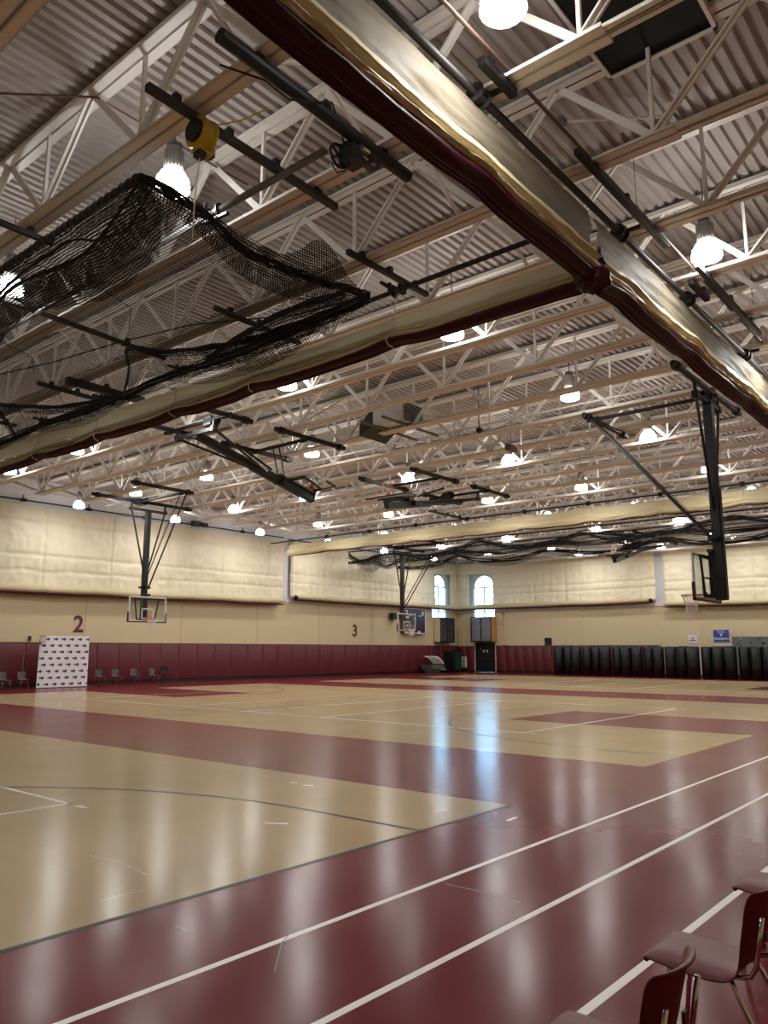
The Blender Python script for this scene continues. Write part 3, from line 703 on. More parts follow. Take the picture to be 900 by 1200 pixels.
# ------------------------------------------------------------------ basketball hoops
def rotphi(phi): return Matrix.Rotation(phi, 4, 'X')
def hoop(label, loc, rz, phi, kind):
    r = thing('basketball_hoop', label, 'basketball hoop', loc, rz, 'ceiling hung basketball hoops')
    R = rotphi(phi)
    def mp(name, mb, m, parent=r, smooth=False, lab=None): return part(name, mb.xf(R), m, parent, smooth, lab)
    zb = ZB-.06-loc[2]
    def beam(a, b, nm='ceiling_beam', th=.075):
        m = MB().tube([a, b], th, 10)
        va, vb = Vector(a), Vector(b); L_ = (vb-va).length; u = (vb-va).normalized()
        for t in (.25, L_-.25): 
            c = va+u*t; m.tube([c-u*.09, c+u*.09], th*1.5, 10)
        part(nm, m, M_BLACK, r)
    if kind == 'main':
        beam((-2.3, 0, zb), (2.75, 0, zb)); beam((.1, 3.35, zb), (3.0, 3.35, zb))
        beam((.55, -.1, zb-.06), (.55, 3.45, zb-.06), 'tie_bar', .05)
    else:
        for x in (-1.2, 1.3): beam((x, -1.9, zb), (x, 1.0, zb)); beam((x, 1.9, zb), (x, 4.9, zb))
        beam((-1.5, 0, zb-.05), (1.6, 0, zb-.05), 'tie_bar', .055); beam((-1.3, 3.2, zb-.05), (1.4, 3.2, zb-.05), 'tie_bar', .055)
    part('pivot_bar', MB().bar((-.95, 0, 0), (.95, 0, 0), .10, .10), M_BLACK, r)
    for s in (-1, 1): part('pivot_hanger', MB().bar((s*.85, 0, 0), (s*.85, 0, zb), .07, .07, (1, 0, 0)).box((s*.85, 0, 0), (.12, .16, .16)), M_BLACK, r)
    mp('mast', MB().bb((-.10, -.12, -4.92), (.10, .09, 0)).bb((-.115, -.13, -4.92), (.115, .105, -4.86)).bb((-.07, -.16, -4.9), (.07, -.11, -2.2)), M_BLACK)
    for s in (-1, 1): mp('side_brace', MB().tube([(s*.85, 0, 0), (s*.09, 0, -2.75)], .038, 8), M_BLACK)
    mp('mast_clamp', MB().box((0, 0, -3.42), (.5, .2, .08)).box((0, .1, -3.42), (.16, .2, .16)), M_BLACK)
    # fold brace from the front beam to the mast clamp
    pc = R @ Vector((0, .12, -3.42))
    if kind == 'main':
        for s, th in ((-.12, .035), (.16, .022)): part('fold_brace', MB().tube([(.5+s, 3.3, zb-.05), Vector((s, pc.y, pc.z))], th, 8), M_BLACK, r)
        part('hoist_cable', MB().tube([(.8, 3.3, zb-.05), (.1, pc.y, pc.z+.1)], .008, 5), M_BLACK, r)
    else:
        for s in (-.14, .14): part('fold_brace', MB().tube([(s, 3.1, zb-.1), (s, pc.y, pc.z+.05)], .022, 6), M_BLACK, r)
        part('fold_link', MB().tube([(-.5, 1.9, zb-.15), (-.1, pc.y-.3, pc.z+.2)], .04, 8), M_BLACK, r)
        m = MB().box((0, 0, 0), (.0001, .0001, .0001))
    wm = MB().box((.55, .12, zb-.05), (.34, .3, .26)).tube([(.3, .12, zb-.05), (.85, .12, zb-.05)], .12, 14).tube([(.3, .3, zb), (.36, .3, zb)], .16, 14)
    part('winch', wm, M_BLACK, r)
    # height adjuster and board bracket
    mp('adjuster_post', MB().bb((-.06, .12, -4.85), (.06, .22, -3.7)).bb((-.2, .08, -3.78), (.2, .2, -3.7)).bb((-.2, .08, -4.85), (.2, .2, -4.77)), M_BLACK)
    mp('adjuster_rod', MB().tube([(.15, .15, -3.75), (.15, .15, -4.8)], .028, 8), M_GREY)
    mp('board_bracket', MB().bb((-.6, .2, -3.92), (.6, .27, -3.85)).bb((-.45, .2, -4.86), (.45, .27, -4.8)).bar((-.45, .23, -4.83), (-.6, .23, -3.9), .05, .04).bar((.45, .23, -4.83), (.6, .23, -3.9), .05, .04), M_BLACK)
    z0, z1, w, y = -4.90, -3.84, .915, .33
    bd = mp('backboard', MB().bb((-w, y-.006, z0), (w, y+.006, z1)), M_GLASS, lab='clear glass backboard')
    fr = MB(); t = .05
    for a, b in (((-w-.01, y-.03, z0), (-w+t, y+.012, z1)), ((w-t, y-.03, z0), (w+.01, y+.012, z1)), ((-w, y-.03, z1-t), (w, y+.012, z1+.01)), ((-w, y-.03, z0-.01), (w, y+.012, z0+t))): fr.bb(a, b)
    mp('board_frame', fr, M_FRAMEW, bd)
    fr = MB(); tz = -4.80
    for a, b in (((-.305, y+.007, tz), (-.255, y+.011, tz+.46)), ((.255, y+.007, tz), (.305, y+.011, tz+.46)), ((-.305, y+.007, tz+.41), (.305, y+.011, tz+.46)), ((-.305, y+.007, tz), (.305, y+.011, tz+.05))): fr.bb(a, b)
    mp('target_square', fr, M_NETW, bd)
    fr = MB(); fr.bb((-w-.045, y-.04, z0-.05), (w+.045, y+.025, z0+.0))
    for s in (-1, 1): fr.bb((s*(w-.005), y-.04, z0-.05), (s*(w+.045), y+.025, z0+.38))
    mp('edge_pad', fr, M_BPAD, bd, False, 'dark maroon edge padding')
    rc = (0, y+.38, -4.77)
    rm = mp('rim', MB().torus(rc, .228, .011, n=28, m=8).box((0, y+.07, -4.77), (.14, .14, .02)).box((0, y+.02, -4.79), (.16, .03, .14)).bar((.1, y+.03, -4.8), (.12, y+.2, -4.78), .012, .012).bar((-.1, y+.03, -4.8), (-.12, y+.2, -4.78), .012, .012), M_RIM)
    # net
    nt = MB(); L_ = .45; n = 12; rings = [(0.222, 0), (.19, .09), (.155, .19), (.13, .29), (.125, .38), (.14, .45)]
    def npnt(k, i):
        rr, dz = rings[i]; a = 2*PI*(k+(i % 2)*.5)/n
        p = Vector((rc[0]+rr*math.cos(a), rc[1]+rr*math.sin(a), rc[2]-dz))
        if phi > .3: 
            p = Vector((rc[0]+rr*math.cos(a), rc[1]+rr*math.sin(a)-dz*.5*1, rc[2]-dz*.35+.02*math.sin(k*2.1)))
        return p
    for i in range(len(rings)-1):
        for k in range(n):
            nt.tube([npnt(k, i), npnt(k, i+1)], .006, 4, False); nt.tube([npnt(k, i), npnt(k-1 if i % 2 == 0 else k+1, i+1)], .006, 4, False)
    mp('net', nt, M_NETW, rm)
    return r
hoop('glass basketball hoop lowered on the right, seen from behind', (19.5, 5.85, 7.83), 0, 0, 'main')
hoop('glass basketball hoop lowered in front of the left wall beside number 2', (19.5, 30.1, 7.83), PI, 0, 'main')
hoop('glass basketball hoop lowered far off before the scoreboard', (39.0, 31.2, 7.83), PI, 0, 'main')
hoop('black basketball hoop folded up to the trusses, lower end toward the centre', (13.15, 18.15, 7.86), -PI/2, math.radians(76), 'cross')
hoop('black basketball hoop folded flat in the middle with its red rim up', (26.6, 18.15, 7.86), PI/2, math.radians(80), 'cross')
hoop('far folded basketball hoop with a red rim under the distant black net', (46.2, 18.0, 7.86), PI/2, math.radians(76), 'cross')

# ------------------------------------------------------------------ batting cage nets
def cage(name, label, x0, x1, y0, y1, z, sagfn, M, Mdense, uvs=1.0, nx=40, ny=120, drapes=(), bundles=()):
    r = thing(name, label, 'net', (x0, y0, z))
    L = Vector((x0, y0, z))
    def top(u, v):
        return (x0+(x1-x0)*u-L.x, y0+(y1-y0)*v-L.y, sagfn(u, v))
    mb = MB().grid(top, nx, ny, 0, lambda u, v: ((x1-x0)*u, (y1-y0)*v)); part('net_roof', mb, M, r, True)
    return r
def near_sag(u, v):
    e = min(u, 1-u); 
    s = -.25*math.sin(PI*u)**.7*(.5+.5*math.sin(v*14)**2)*(.4)
    s += .12*nz(u*3, v*14, 1)
    return s
r = cage('batting_cage_net', 'large black batting cage net folded up under the ceiling at left', 5.13, 9.78, 8.55, 30.0, 7.92, near_sag, M_NET, M_NETD)
L0 = Vector((5.13, 8.55, 7.92))
def loc(p): return Vector(p)-L0
# frame pipes
part('frame_pipe', MB().tube([(0, 0, 0), (0, 21.4, 0)], .045, 10), M_DKGREY, r, True)
lac = MB()
lac.tube([(.058*math.cos(i*2*PI/8), .17*i/8, .058*math.sin(i*2*PI/8)) for i in range(960)], .009, 4, False)
part('lacing', lac, M_NETROPE, r)
def bundle(name, pts, rad, strands, seed, n=60, par=r, droop=0.0):
    """wavy gathered netting: several ropes twisting along a path"""
    P = [Vector(p) for p in pts]
    def at(t):
        f = t*(len(P)-1); i = min(int(f), len(P)-2); q = f-i
        p0 = P[max(i-1, 0)]; p1 = P[i]; p2 = P[i+1]; p3 = P[min(i+2, len(P)-1)]
        return .5*((2*p1)+(p2-p0)*q+(2*p0-5*p1+4*p2-p3)*q*q+(3*p1-p0-3*p2+p3)*q**3)
    mb = MB(); rnd = random.Random(seed)
    for s in range(strands):
        ph = rnd.uniform(0, 6.28); fr = rnd.uniform(2, 5); rr = rnd.uniform(.4, 1.0)*rad
        pp = []
        for i in range(n+1):
            t = i/n; c = at(t); a = ph+fr*t*6.28+2*nz(t*6, s, seed)
            w = 1+.6*nz(t*5, seed, s*.3)
            pp.append(c+Vector((0, 0, 1))*math.sin(a)*rr*w+Vector((.7, .7, 0))*math.cos(a)*rr*w*.8)
        mb.tube(pp, rnd.uniform(.012, .028), 5)
    part(name, mb, M_NETROPE, par, True)
    return at
def drape(name, at, hfn, Mx, seed, n=120, m=10, par=r, lean=(0, 0)):
    """netting hanging below a path: hfn(t) gives drop"""
    mb = MB(); Ls = (at(1)-at(0)).length
    def fn(u, v):
        p = at(u); h = hfn(u); w = .10*nz(u*Ls*1.1, v*1.5, seed)+.05*nz(u*Ls*3.3, v*2, seed)
        return p+Vector((w+lean[0]*v*h, w*.6+lean[1]*v*h, -h*v))
    kk = math.sqrt(1+lean[0]**2+lean[1]**2)
    mb.grid(fn, n, m, 0, lambda u, v: (u*Ls*1.25, v*1.25*kk*abs(hfn(u))))
    part(name, mb, Mx, par, True)
a1 = bundle('gathered_netting', [(0, 0, 0), (.9, -.05, -.08), (1.9, .1, -.22), (2.9, .1, -.20), (3.9, 0, -.10), (4.65, 0, 0)], .07, 9, 1)
drape('draped_netting', a1, lambda u: .18+.30*math.sin(PI*u), M_NETD, 2)
drape('draped_netting', a1, lambda u: -.05-.55*math.exp(-((u-.72)/.10)**2)-.15*math.sin(PI*u), M_NETD, 12)
a2 = bundle('gathered_netting', [(4.65, 0, 0), (4.68, 3, -.12), (4.7, 6, -.06), (4.68, 9, -.16), (4.75, 12, -.08), (4.8, 16, -.15), (4.9, 21.4, -.05)], .085, 12, 5, 160)
drape('draped_netting', a2, lambda u: .12+.14*abs(math.sin(u*9)), M_NETD, 3)
drape('draped_netting', a2, lambda u: .30+.1*math.sin(u*7), M_NET, 33, lean=(-1.6, 0))
for k, pts in enumerate(([(4.62, .1, 0), (4.45, 1.6, -.12), (4.15, 3.2, -.2), (3.7, 4.6, -.16), (3.15, 5.3, -.06), (3.75, 6.2, -.14), (4.5, 7.6, -.12)], [(4.68, 7.4, -.1), (4.3, 9.3, -.16), (3.6, 10.6, -.14), (3.2, 11.3, -.05), (3.8, 12.2, -.14), (4.7, 13.6, -.1)], [(4.2, .2, -.02), (3.9, 1.3, -.14), (3.95, 2.4, -.2), (4.3, 3.6, -.1), (4.6, 4.6, -.05)])):
    a3 = bundle('gathered_netting', pts, .055, 6, 8+k, 90)
    drape('draped_netting', a3, lambda u: .16+.05*math.sin(u*8), M_NETD, 60+k, 80, 5)
    drape('draped_netting', a3, lambda u: .5*math.sin(PI*u)+.05, M_NET, 70+k, 80, 6, lean=(1.1, 0))
a4 = bundle('gathered_netting', [(0.05, .05, -.02), (.45, 2.2, -.15), (.35, 4.5, -.1), (.8, 7, -.22), (.5, 9.5, -.12), (1.0, 13, -.2), (.6, 20, -.1)], .035, 3, 9, 120)
drape('draped_netting', a4, lambda u: .32+.1*math.sin(u*11), M_NETD, 4, lean=(1.5, 0))
drape('draped_netting', lambda t: Vector((0, 21*t, -.02)), lambda u: .30+.12*math.sin(u*9), M_NETD, 14, lean=(1.8, 0))
a5 = bundle('gathered_netting', [(.2, 0, -.05), (.35, 1.0, -.3), (.15, 2.4, -.1), (.3, 5, -.1)], .03, 2, 19, 60)
part('net_rope', MB().tube([(1.2, 14, -.06), (1.7, 10.5, -.1), (2.6, 7.4, -.03), (2.8, 5.2, -.1), (3.3, 3.4, -.04), (4.2, 1.4, -.1), (4.6, 0, 0)], .014, 5), M_NETROPE, r)
part('net_rope', MB().tube([(0, 0, 0), (.06, .02, -.35), (.2, .1, -.5), (.12, .2, -.2)], .016, 5), M_NETROPE, r)

# winch shaft for the near net, motor pipe and reel
r = thing('winch_shaft', 'long grey steel shaft crossing above the batting cage net', 'pipe', (6.48, 6.45, 8.08))
part('shaft', MB().tube([(0, 0, 0), (0, 27, 0)], .05, 10), M_GREY, r, True)
for y in (2.25, 5.6, 9.4, 13, 17, 21):
    m = MB().tube([(0, y-.13, 0), (0, y-.1, 0)], .1, 14).tube([(0, y+.1, 0), (0, y+.13, 0)], .1, 14).tube([(0, y-.1, 0), (0, y+.1, 0)], .06, 12)
    part('cable_drum', m, M_DKGREY, r)
    part('hanger', MB().bar((0, y+.25, -.08), (0, y+.25, .25), .06, .04).bar((-.0, y+.25, -.08), (.0, y-.3, -.12), .06, .04), M_DKGREY, r)
    part('cable', MB().tube([(0, y, -.06), (-.7, y-.1, -.12), (-1.3, y, -.16)], .008, 4).tube([(0, y, -.06), (.8, y+.1, -.2), (1.2, y+.8, -.28)], .008, 4), M_NETROPE, r)
def mount_bar(name, label, p, q, rad, m, square=False, clips=3):
    P0 = Vector(p); d = Vector(q)-P0
    r = thing(name, label, 'ceiling bar', p)
    part('bar', MB().bar((0, 0, 0), d, rad*2, rad*2) if square else MB().tube([(0, 0, 0), d], rad, 12), m, r)
    for k in range(clips):
        c = d*((k+.5)/clips)
        part('clip', MB().box(c+Vector((0, 0, rad+.04)), (.09, .09, .1)).box(c+Vector((0, 0, rad+.0)), (.16, .05, .03)), M_BLACK, r)
    return r
rb = mount_bar('motor_bar', 'thick black bar carrying the chain driven motor near top centre', (4.43, 6.0, 8.14), (7.68, 6.03, 8.14), .085, M_BLACK)
r = thing('winch_motor', 'black chain driven winch motor hanging on the thick black bar', 'motor', (6.66, 6.12, 8.02))
part('gearbox', MB().box((0, 0, -.05), (.26, .24, .26)).box((-.02, .12, -.05), (.12, .12, .2)), M_BLACK, r)
m = MB().tube([(-.02, -.03, .02), (.36, -.03, .02)], .12, 18).tube([(.36, -.03, .02), (.42, -.03, .02)], .09, 16)
part('motor_body', m, M_BLACK, r, True)
m = MB().torus((-.14, .12, -.08), .15, .02, Matrix.Rotation(PI/2, 3, 'X') @ Matrix.Rotation(0, 3, 'Z'), 20, 6)
for k in range(5):
    a = 2*PI*k/5; m.bar((-.14, .12, -.08), (-.14+.14*math.cos(a), .12, -.08+.14*math.sin(a)), .03, .02)
part('chain_wheel', m, M_BLACK, r)
part('warning_sticker', MB().box((.1, -.151, .0), (.12, .004, .04)), M_YEL, r, False, 'yellow warning sticker'); part('warning_sticker', MB().box((.1, -.1, -.095), (.1, .08, .004)), M_PAPER, r, False, 'white label')
part('warning_sticker', MB().box((.28, -.1, -.085), (.07, .07, .004)), mat('sticker_red', (190, 90, 90), .5), r, False, 'red label')
part('power_cord', MB().tube([(.0, 0, -.1), (-.1, .05, -.3), (-.2, .1, -.36), (-.25, .15, -.22)], .012, 6).tube([(-.1, .05, .05), (-.6, -.2, .25), (-.9, -.25, .05), (-1.2, -.1, -.02), (-1.5, 0, .1), (-1.9, .3, .2)], .012, 6), M_BLACK, r)
mount_bar('strut_bar', 'dark grey strut crossing beside the yellow cable reel', (4.39, 7.28, 8.16), (7.62, 7.33, 8.16), .045, M_DKGREY, True, 4)
r = thing('cable_reel', 'yellow and black spring cable reel hanging from the grey strut', 'cable reel', (5.16, 7.25, 8.0))
Rm = Matrix.Rotation(PI/2, 3, 'X') @ Matrix.Rotation(0, 3, 'Y')
part('reel_drum', MB().lathe([(.12, -.10), (.205, -.10), (.205, -.07), (.17, -.055), (.17, .055), (.205, .07), (.205, .10), (.1, .10)], (0, 0, -.05), 24, Matrix.Rotation(PI/2, 3, 'Y')), M_YEL, r, True)
part('reel_cap', MB().lathe([(.13, -.16), (.145, -.15), (.145, -.09), (.05, -.09)], (0, 0, -.05), 20, Matrix.Rotation(PI/2, 3, 'Y')), M_BLACK, r)
part('reel_frame', MB().bb((-.02, -.06, .0), (.16, .06, .16)).bb((.13, -.06, -.30), (.16, .06, .1)).bb((-.1, -.06, -.30), (.16, .06, -.27)), M_YEL, r)
part('cable_guide', MB().box((-.02, 0, -.33), (.11, .12, .08)), M_BLACK, r)
part('hanging_cord', MB().tube([(-.02, 0, -.3), (-.03, .05, -.9), (.0, .1, -1.4)], .008, 5), M_CORD, r)
part('power_cord', MB().tube([(.1, 0, .12), (.35, -.3, .2), (.5, -.6, .3)], .01, 5), M_YEL, r)
bars = [('black strut under the trusses just above the left divider curtain', (8.65, 8.05, 8.14), (10.75, 8.0, 8.14), .04, M_BLACK),
        ('grey strut below the trusses inside the black net outline', (8.6, 11.44, 8.14), (10.85, 11.46, 8.14), .04, M_DKGREY),
        ('long dark strut running under the black net', (3.6, 13.96, 8.12), (9.5, 14.35, 8.12), .04, M_DKGREY),
        ('short dark strut at the left edge near the first truss', (3.2, 11.54, 8.14), (5.44, 11.5, 8.14), .04, M_BLACK),
        ('thick black bar over the left divider curtain', (8.85, 17.45, 8.14), (10.95, 17.43, 8.14), .08, M_BLACK),
        ('grey strut beside the thick black bar over the left divider curtain', (8.5, 18.2, 8.14), (10.6, 18.25, 8.14), .045, M_DKGREY),
        ('short grey strut at the far left above the divider curtain', (8.2, 22.3, 8.14), (9.9, 22.3, 8.14), .045, M_DKGREY),
        ('thin black strut right of the long right curtain', (8.68, 4.0, 8.16), (11.85, 4.0, 8.16), .045, M_BLACK),
        ('second thin black strut right of the long right curtain', (12.8, 3.85, 8.16), (16.6, 3.85, 8.16), .045, M_BLACK),
        ('dark strut over the gap between the folded centre hoops', (28.9, 21.5, 8.14), (31.9, 21.5, 8.14), .045, M_DKGREY)]
for lab, p, q, rad, m in bars: mount_bar('strut_bar', lab, p, q, rad, m, True, 3)
mount_bar('curtain_bracket', 'black bracket with chain holding the curtain pipe near top right', (6.55, 4.1, 8.18), (7.25, 4.1, 8.18), .05, M_BLACK, True, 2)
mount_bar('curtain_bracket', 'black bracket holding the curtain pipe beside the right edge lamp', (13.4, 4.15, 8.18), (14.3, 4.15, 8.18), .05, M_BLACK, True, 2)
# thin service pipes
def pipe(label, pts, rad, m, name='service_pipe', hang=True):
    P0 = Vector(pts[0]); r = thing(name, label, 'pipe', pts[0])
    part('pipe', MB().tube([Vector(p)-P0 for p in pts], rad, 8), m, r)
    if hang:
        a, b = Vector(pts[0])-P0, Vector(pts[-1])-P0
        for k in range(1, 5):
            c = a+(b-a)*k/5; part('hanger', MB().tube([c, (c.x, c.y, ZT-P0.z)], .006, 4).torus(c, rad+.01, .006, Matrix.Rotation(PI/2, 3, 'Y'), 12, 4), m, r)
pipe('rusty thin pipe running beyond the right curtain toward the right edge', [(-2, 4.06, 8.36), (30, 4.06, 8.36)], .025, M_RUST)
pipe('thin conduit along the roof deck at upper left', [(2.2, 13, 9.55), (3.3, 11.4, 9.55), (5.0, 9.6, 9.55), (7.8, 9.6, 9.55)], .018, M_RUST, hang=False)
pipe('pale sprinkler pipe crossing the trusses behind the heater unit', [(19.7, 0, 8.55), (19.7, 34, 8.55)], .03, M_STEEL)
pipe('bright pale sprinkler pipe farther back across the trusses', [(26.2, 0, 8.62), (26.2, 34, 8.62)], .03, M_STEEL)
# smoke detector, camera dome, small conduit by the roof opening
r = thing('ceiling_camera', 'small dark dome camera on a truss right of the heater unit', 'camera', (18.9, 12.2, 8.15))
part('mount', MB().tube([(0, 0, 1.63), (0, 0, .05)], .02, 10), M_GREY, r); part('dome', MB().lathe([(.02, -.1), (.08, -.06), (.1, 0), (.09, .05), (.02, .06)], n=14), M_BLACK, r, True)
r = thing('detector_box', 'small reddish brown detector under the trusses right of the heater unit', 'detector', (21.4, 12.6, 8.12))
part('body', MB().box((0, 0, .02), (.45, .2, .14)).box((0, 0, .09), (.3, .12, .1)).tube([(0, 0, .1), (0, 0, 1.66)], .01, 6), M_RUST, r)
r = thing('conduit_stub', 'short pale conduit with two boxes on the deck below the roof opening', 'conduit', (10.2, 4.1, 9.62))
part('conduit', MB().tube([(-.3, .6, 0), (.55, -.6, 0)], .022, 8), M_STEEL, r); part('junction_box', MB().box((-.35, .66, 0), (.14, .1, .1)), M_GREY, r); part('junction_box', MB().box((.6, -.66, 0), (.2, .1, .1)), M_GREY, r)
# unit heater
r = thing('unit_heater', 'grey box heater hanging between trusses at centre', 'heater', (17.6, 14.3, 8.3))
part('cabinet', MB().bb((-.5, -.6, 0.05), (.6, .5, .7)), M_CURB, r)
part('outlet_hood', MB().add([(-.5, .5, 0.08), (.6, .5, 0.08), (.6, .5, .65), (-.5, .5, .65), (-.6, .95, -.2), (.65, .95, -.2), (.65, .95, .15), (-.6, .95, .15)], [(0, 1, 5, 4), (1, 2, 6, 5), (2, 3, 7, 6), (3, 0, 4, 7), (4, 5, 6, 7)]), M_DKGREY, r)
m = MB()
for k in range(8): m.box((.05, -.61, .1+k*.07), (.9, .02, .045))
part('louvre', m, M_DKGREY, r)
for y in (-.45, .35): part('support_bar', MB().bar((-1.2, y, -.0), (1.5, y, -.0), .06, .06), M_GREY, r)

# far net
xf0, xf1, yf0, yf1, zf = 38.0, 43.2, 4.0, 35.0, 7.85
def far_sag(u, v): return -.10+.12*math.cos(v*30)+.1*nz(u*2, v*12, 5)
r = cage('batting_cage_net', 'long black net folded up along the ceiling in the distance', xf0, xf1, yf0, yf1, zf, far_sag, M_NETF, M_NETF)
for k, (x, ph) in enumerate(((0, 0), (2.6, 1.5), (5.2, .8))):
    pts = []
    for i in range(25):
        t = i/24; y = 31*t; s = abs(math.sin(t*PI*4.5+ph))
        pts.append((x+.2*nz(t*9, k), y, .15-.75*s**.8*(.6 if k == 1 else .8)))
    a = bundle('gathered_netting', pts, .12, 9, 20+k, 200, r)
    drape('draped_netting', a, lambda u: .22+.15*abs(math.sin(u*20)), M_NETF, 30+k, 200, 6, r)
    part('frame_pipe', MB().tube([(x, 0, .28), (x, 31, .28)], .04, 6), M_BLACK, r)
for y in (31.0, 0.0):
    a = bundle('gathered_netting', [(0, y, .1), (1.5, y, -.25), (2.6, y, -.1), (4, y, -.3), (5.2, y, .1)], .12, 9, 44, 60, r)
    drape('draped_netting', a, lambda u: .25, M_NETD, 46, 60, 6, r)
# low hanging corner pocket
def pocket(u, v):
    return Vector((-.1+2.4*u, 31.2-2.6*v, -.1-.95*math.sin(PI*u)*math.sin(PI*min(1, v*1.1))))
part('net_pocket', MB().grid(pocket, 24, 24, 0, lambda u, v: (u*2.6, v*2.8)), M_NETF, r, True)

# ------------------------------------------------------------------ items on the walls
def text(name, s, size, M, m, label, cat, ext=.01, parent=None, bold=0.0):
    cu = D.curves.new(name, 'FONT'); cu.body = s; cu.size = size; cu.extrude = ext; cu.offset = bold; cu.align_x = 'CENTER'; cu.align_y = 'CENTER'
    to = D.objects.new('tmp', cu); COL.objects.link(to); bpy.context.view_layer.update()
    dg = bpy.context.evaluated_depsgraph_get(); me = D.meshes.new_from_object(to.evaluated_get(dg)); D.objects.remove(to)
    me.materials.clear(); me.materials.append(m)
    if parent is not None: me.transform(M); o = put(name, me, parent)
    else: o = put(name, me); o.matrix_world = M; tag(o, label, cat)
    return o
FACE_L = Matrix.Rotation(PI/2, 4, 'X')                       # text on the left wall (faces -y)
FACE_R = Matrix.Rotation(-PI/2, 4, 'Z') @ Matrix.Rotation(PI/2, 4, 'X')   # on the right wall (faces -x)
text('number_two', '2', 1.12, Matrix.Translation((20.1, Y1-.02, 2.93)) @ FACE_L, M_TEXT, 'large maroon number 2 on the left wall above the banner', 'wall number', bold=.02)
text('number_three', '3', 1.12, Matrix.Translation((40.45, Y1-.02, 3.0)) @ FACE_L, M_TEXT, 'large maroon number 3 on the left wall', 'wall number', bold=.02)
text('wall_letter', 'X', .40, Matrix.Translation((X1-.02, 15.42, 2.86)) @ FACE_R, M_NETW, 'small white letter X on the right wall above the grey climbing panel', 'wall letter')
r = thing('wall_banner', 'blue rectangular banner with white lettering on the right wall', 'banner', (X1-.02, 16.05, 2.64), -PI/2)
part('cloth', MB().bb((-.48, -.015, -.38), (.48, 0, .38)), M_BLUE, r)
LM = Matrix.Translation((0, -.02, 0)) @ Matrix.Rotation(PI/2, 4, 'X')
text('lettering', 'STATE', .17, Matrix.Translation((0, 0, .25)) @ LM, M_NETW, '', '', .003, r)
text('lettering', 'V', .26, Matrix.Translation((0, 0, .06)) @ LM, M_NETW, '', '', .003, r, .01)
text('lettering', 'Champions', .2, Matrix.Translation((0, 0, -.17)) @ LM, M_NETW, '', '', .003, r, .004)
r = thing('wall_poster', 'small pale square poster on the right wall left of the blue banner', 'poster', (X1-.02, 17.87, 2.45), -PI/2)
part('sheet', MB().bb((-.3, -.01, -.28), (.3, 0, .28)), M_PAPER, r)
part('dark_emblem', MB().lathe([(.001, 0), (.09, 0), (.09, .004), (.001, .004)], (0, -.012, .04), 16, Matrix.Diagonal((1, 1, .5)).to_3x3() @ Matrix.Rotation(PI/2, 3, 'X')), M_INK, r)
part('caption', MB().bb((-.22, -.014, -.12), (.22, -.01, -.07)), M_SB, r)
# climbing panel
r = thing('climbing_wall', 'grey climbing panel with small dark holds behind the rolled mats', 'climbing wall', (X1-.06, 8.0, 0))
part('panel', MB().bb((-.03, -8, .2), (.05, 7.4, 2.58)), M_CLIMB, r)
rnd = random.Random(4)
for k in range(30):
    o = part('hold', lump(8, .05, rnd.uniform(.05, .1), rnd.uniform(.03, .07), k), [M_BLACK, M_NETW, M_PAD, M_INK][k % 7 if k % 7 < 4 else 0], r, True); o.location = (-.05, 7.1-k*.42+rnd.uniform(-.2, .2), rnd.uniform(2.1, 2.5))
# scoreboard
r = thing('scoreboard', 'dark purple and maroon scoreboard on the left wall behind the far hoop', 'scoreboard', (46.75, Y1-.02, 2.95))
part('cabinet', MB().bb((-1.28, -.35, 0), (1.28, 0, 1.85)), M_BPAD, r)
m = MB()
for a, c in (((-1.3, -.4, -.03), (-1.24, -.33, 1.9)), ((1.24, -.4, -.03), (1.3, -.33, 1.9)), ((-1.3, -.4, -.03), (1.3, -.33, .03)), ((-1.3, -.4, 1.8), (1.3, -.33, 1.9))): m.bb(a, c)
part('frame', m, M_PAPER, r)
part('face', MB().bb((-1.24, -.37, .03), (1.24, -.34, 1.8)), M_SB, r)
m = MB()
for (x, z, w, h) in ((-1.05, 1.5, .18, .35), (-.98, 1.18, .34, .13), (-.6, 1.3, .34, .06), (-1.05, .55, .26, .1), (-.5, .55, .12, .1), (-.1, 1.1, .16, .12), (-.1, .5, .2, .1), (-1.08, .1, .24, .12), (-.3, .1, .3, .12), (.45, .1, .3, .12), (.6, 1.3, .34, .06), (.9, 1.5, .18, .3)): m.bb((x-w/2+.05, -.385, z-h/2), (x+w/2+.05, -.37, z+h/2))
part('score_marks', m, M_NETW, r)
m = MB()
for x in (-.3, 0.05, .4, .8):
    m.bb((x-.04, -.383, .2), (x, -.37, .45)); m.bb((x-.04, -.383, .65), (x+.1, -.37, .95))
part('digit_panel', m, M_BPAD, r)
r = tag(part('wall_speaker', MB().bb((44.1, Y1-.45, 3.92), (44.75, Y1-.1, 4.38)).bb((44.3, Y1-.1, 4.1), (44.5, Y1, 4.2)), M_BLACK), 'black box speaker on the left wall between number 3 and the scoreboard', 'speaker')
# AED-like white sign near door
r = thing('wall_sign', 'white upright sign with three dark symbols left of the door', 'sign', (X1-.07, 35.95, .78), -PI/2)
part('plate', MB().bb((-.24, -.04, -.42), (.24, 0, .42)), M_NETW, r)
for z in (.25, 0, -.25): o = part('symbol', lump(10, .09, .012, .09, z), M_INK, r, True); o.location = (0, -.045, z)
# green cabinet
r = thing('storage_locker', 'dark green slatted storage locker in the far corner', 'locker', (51.55, Y1-.1, 0))
part('body', MB().bb((-.7, -.75, .1), (.6, 0, 1.62)), M_BLACK, r)
m = MB()
for k in range(7): m.bb((-.36, -.79, .18+k*.2), (.52, -.74, .35+k*.2))
part('slat', m, M_GREEN, r)
for x in (-.6, .5): part('caster', MB().tube([(x-.03, -.6, .05), (x+.03, -.6, .05)], .05, 10), M_DKGREY, r)
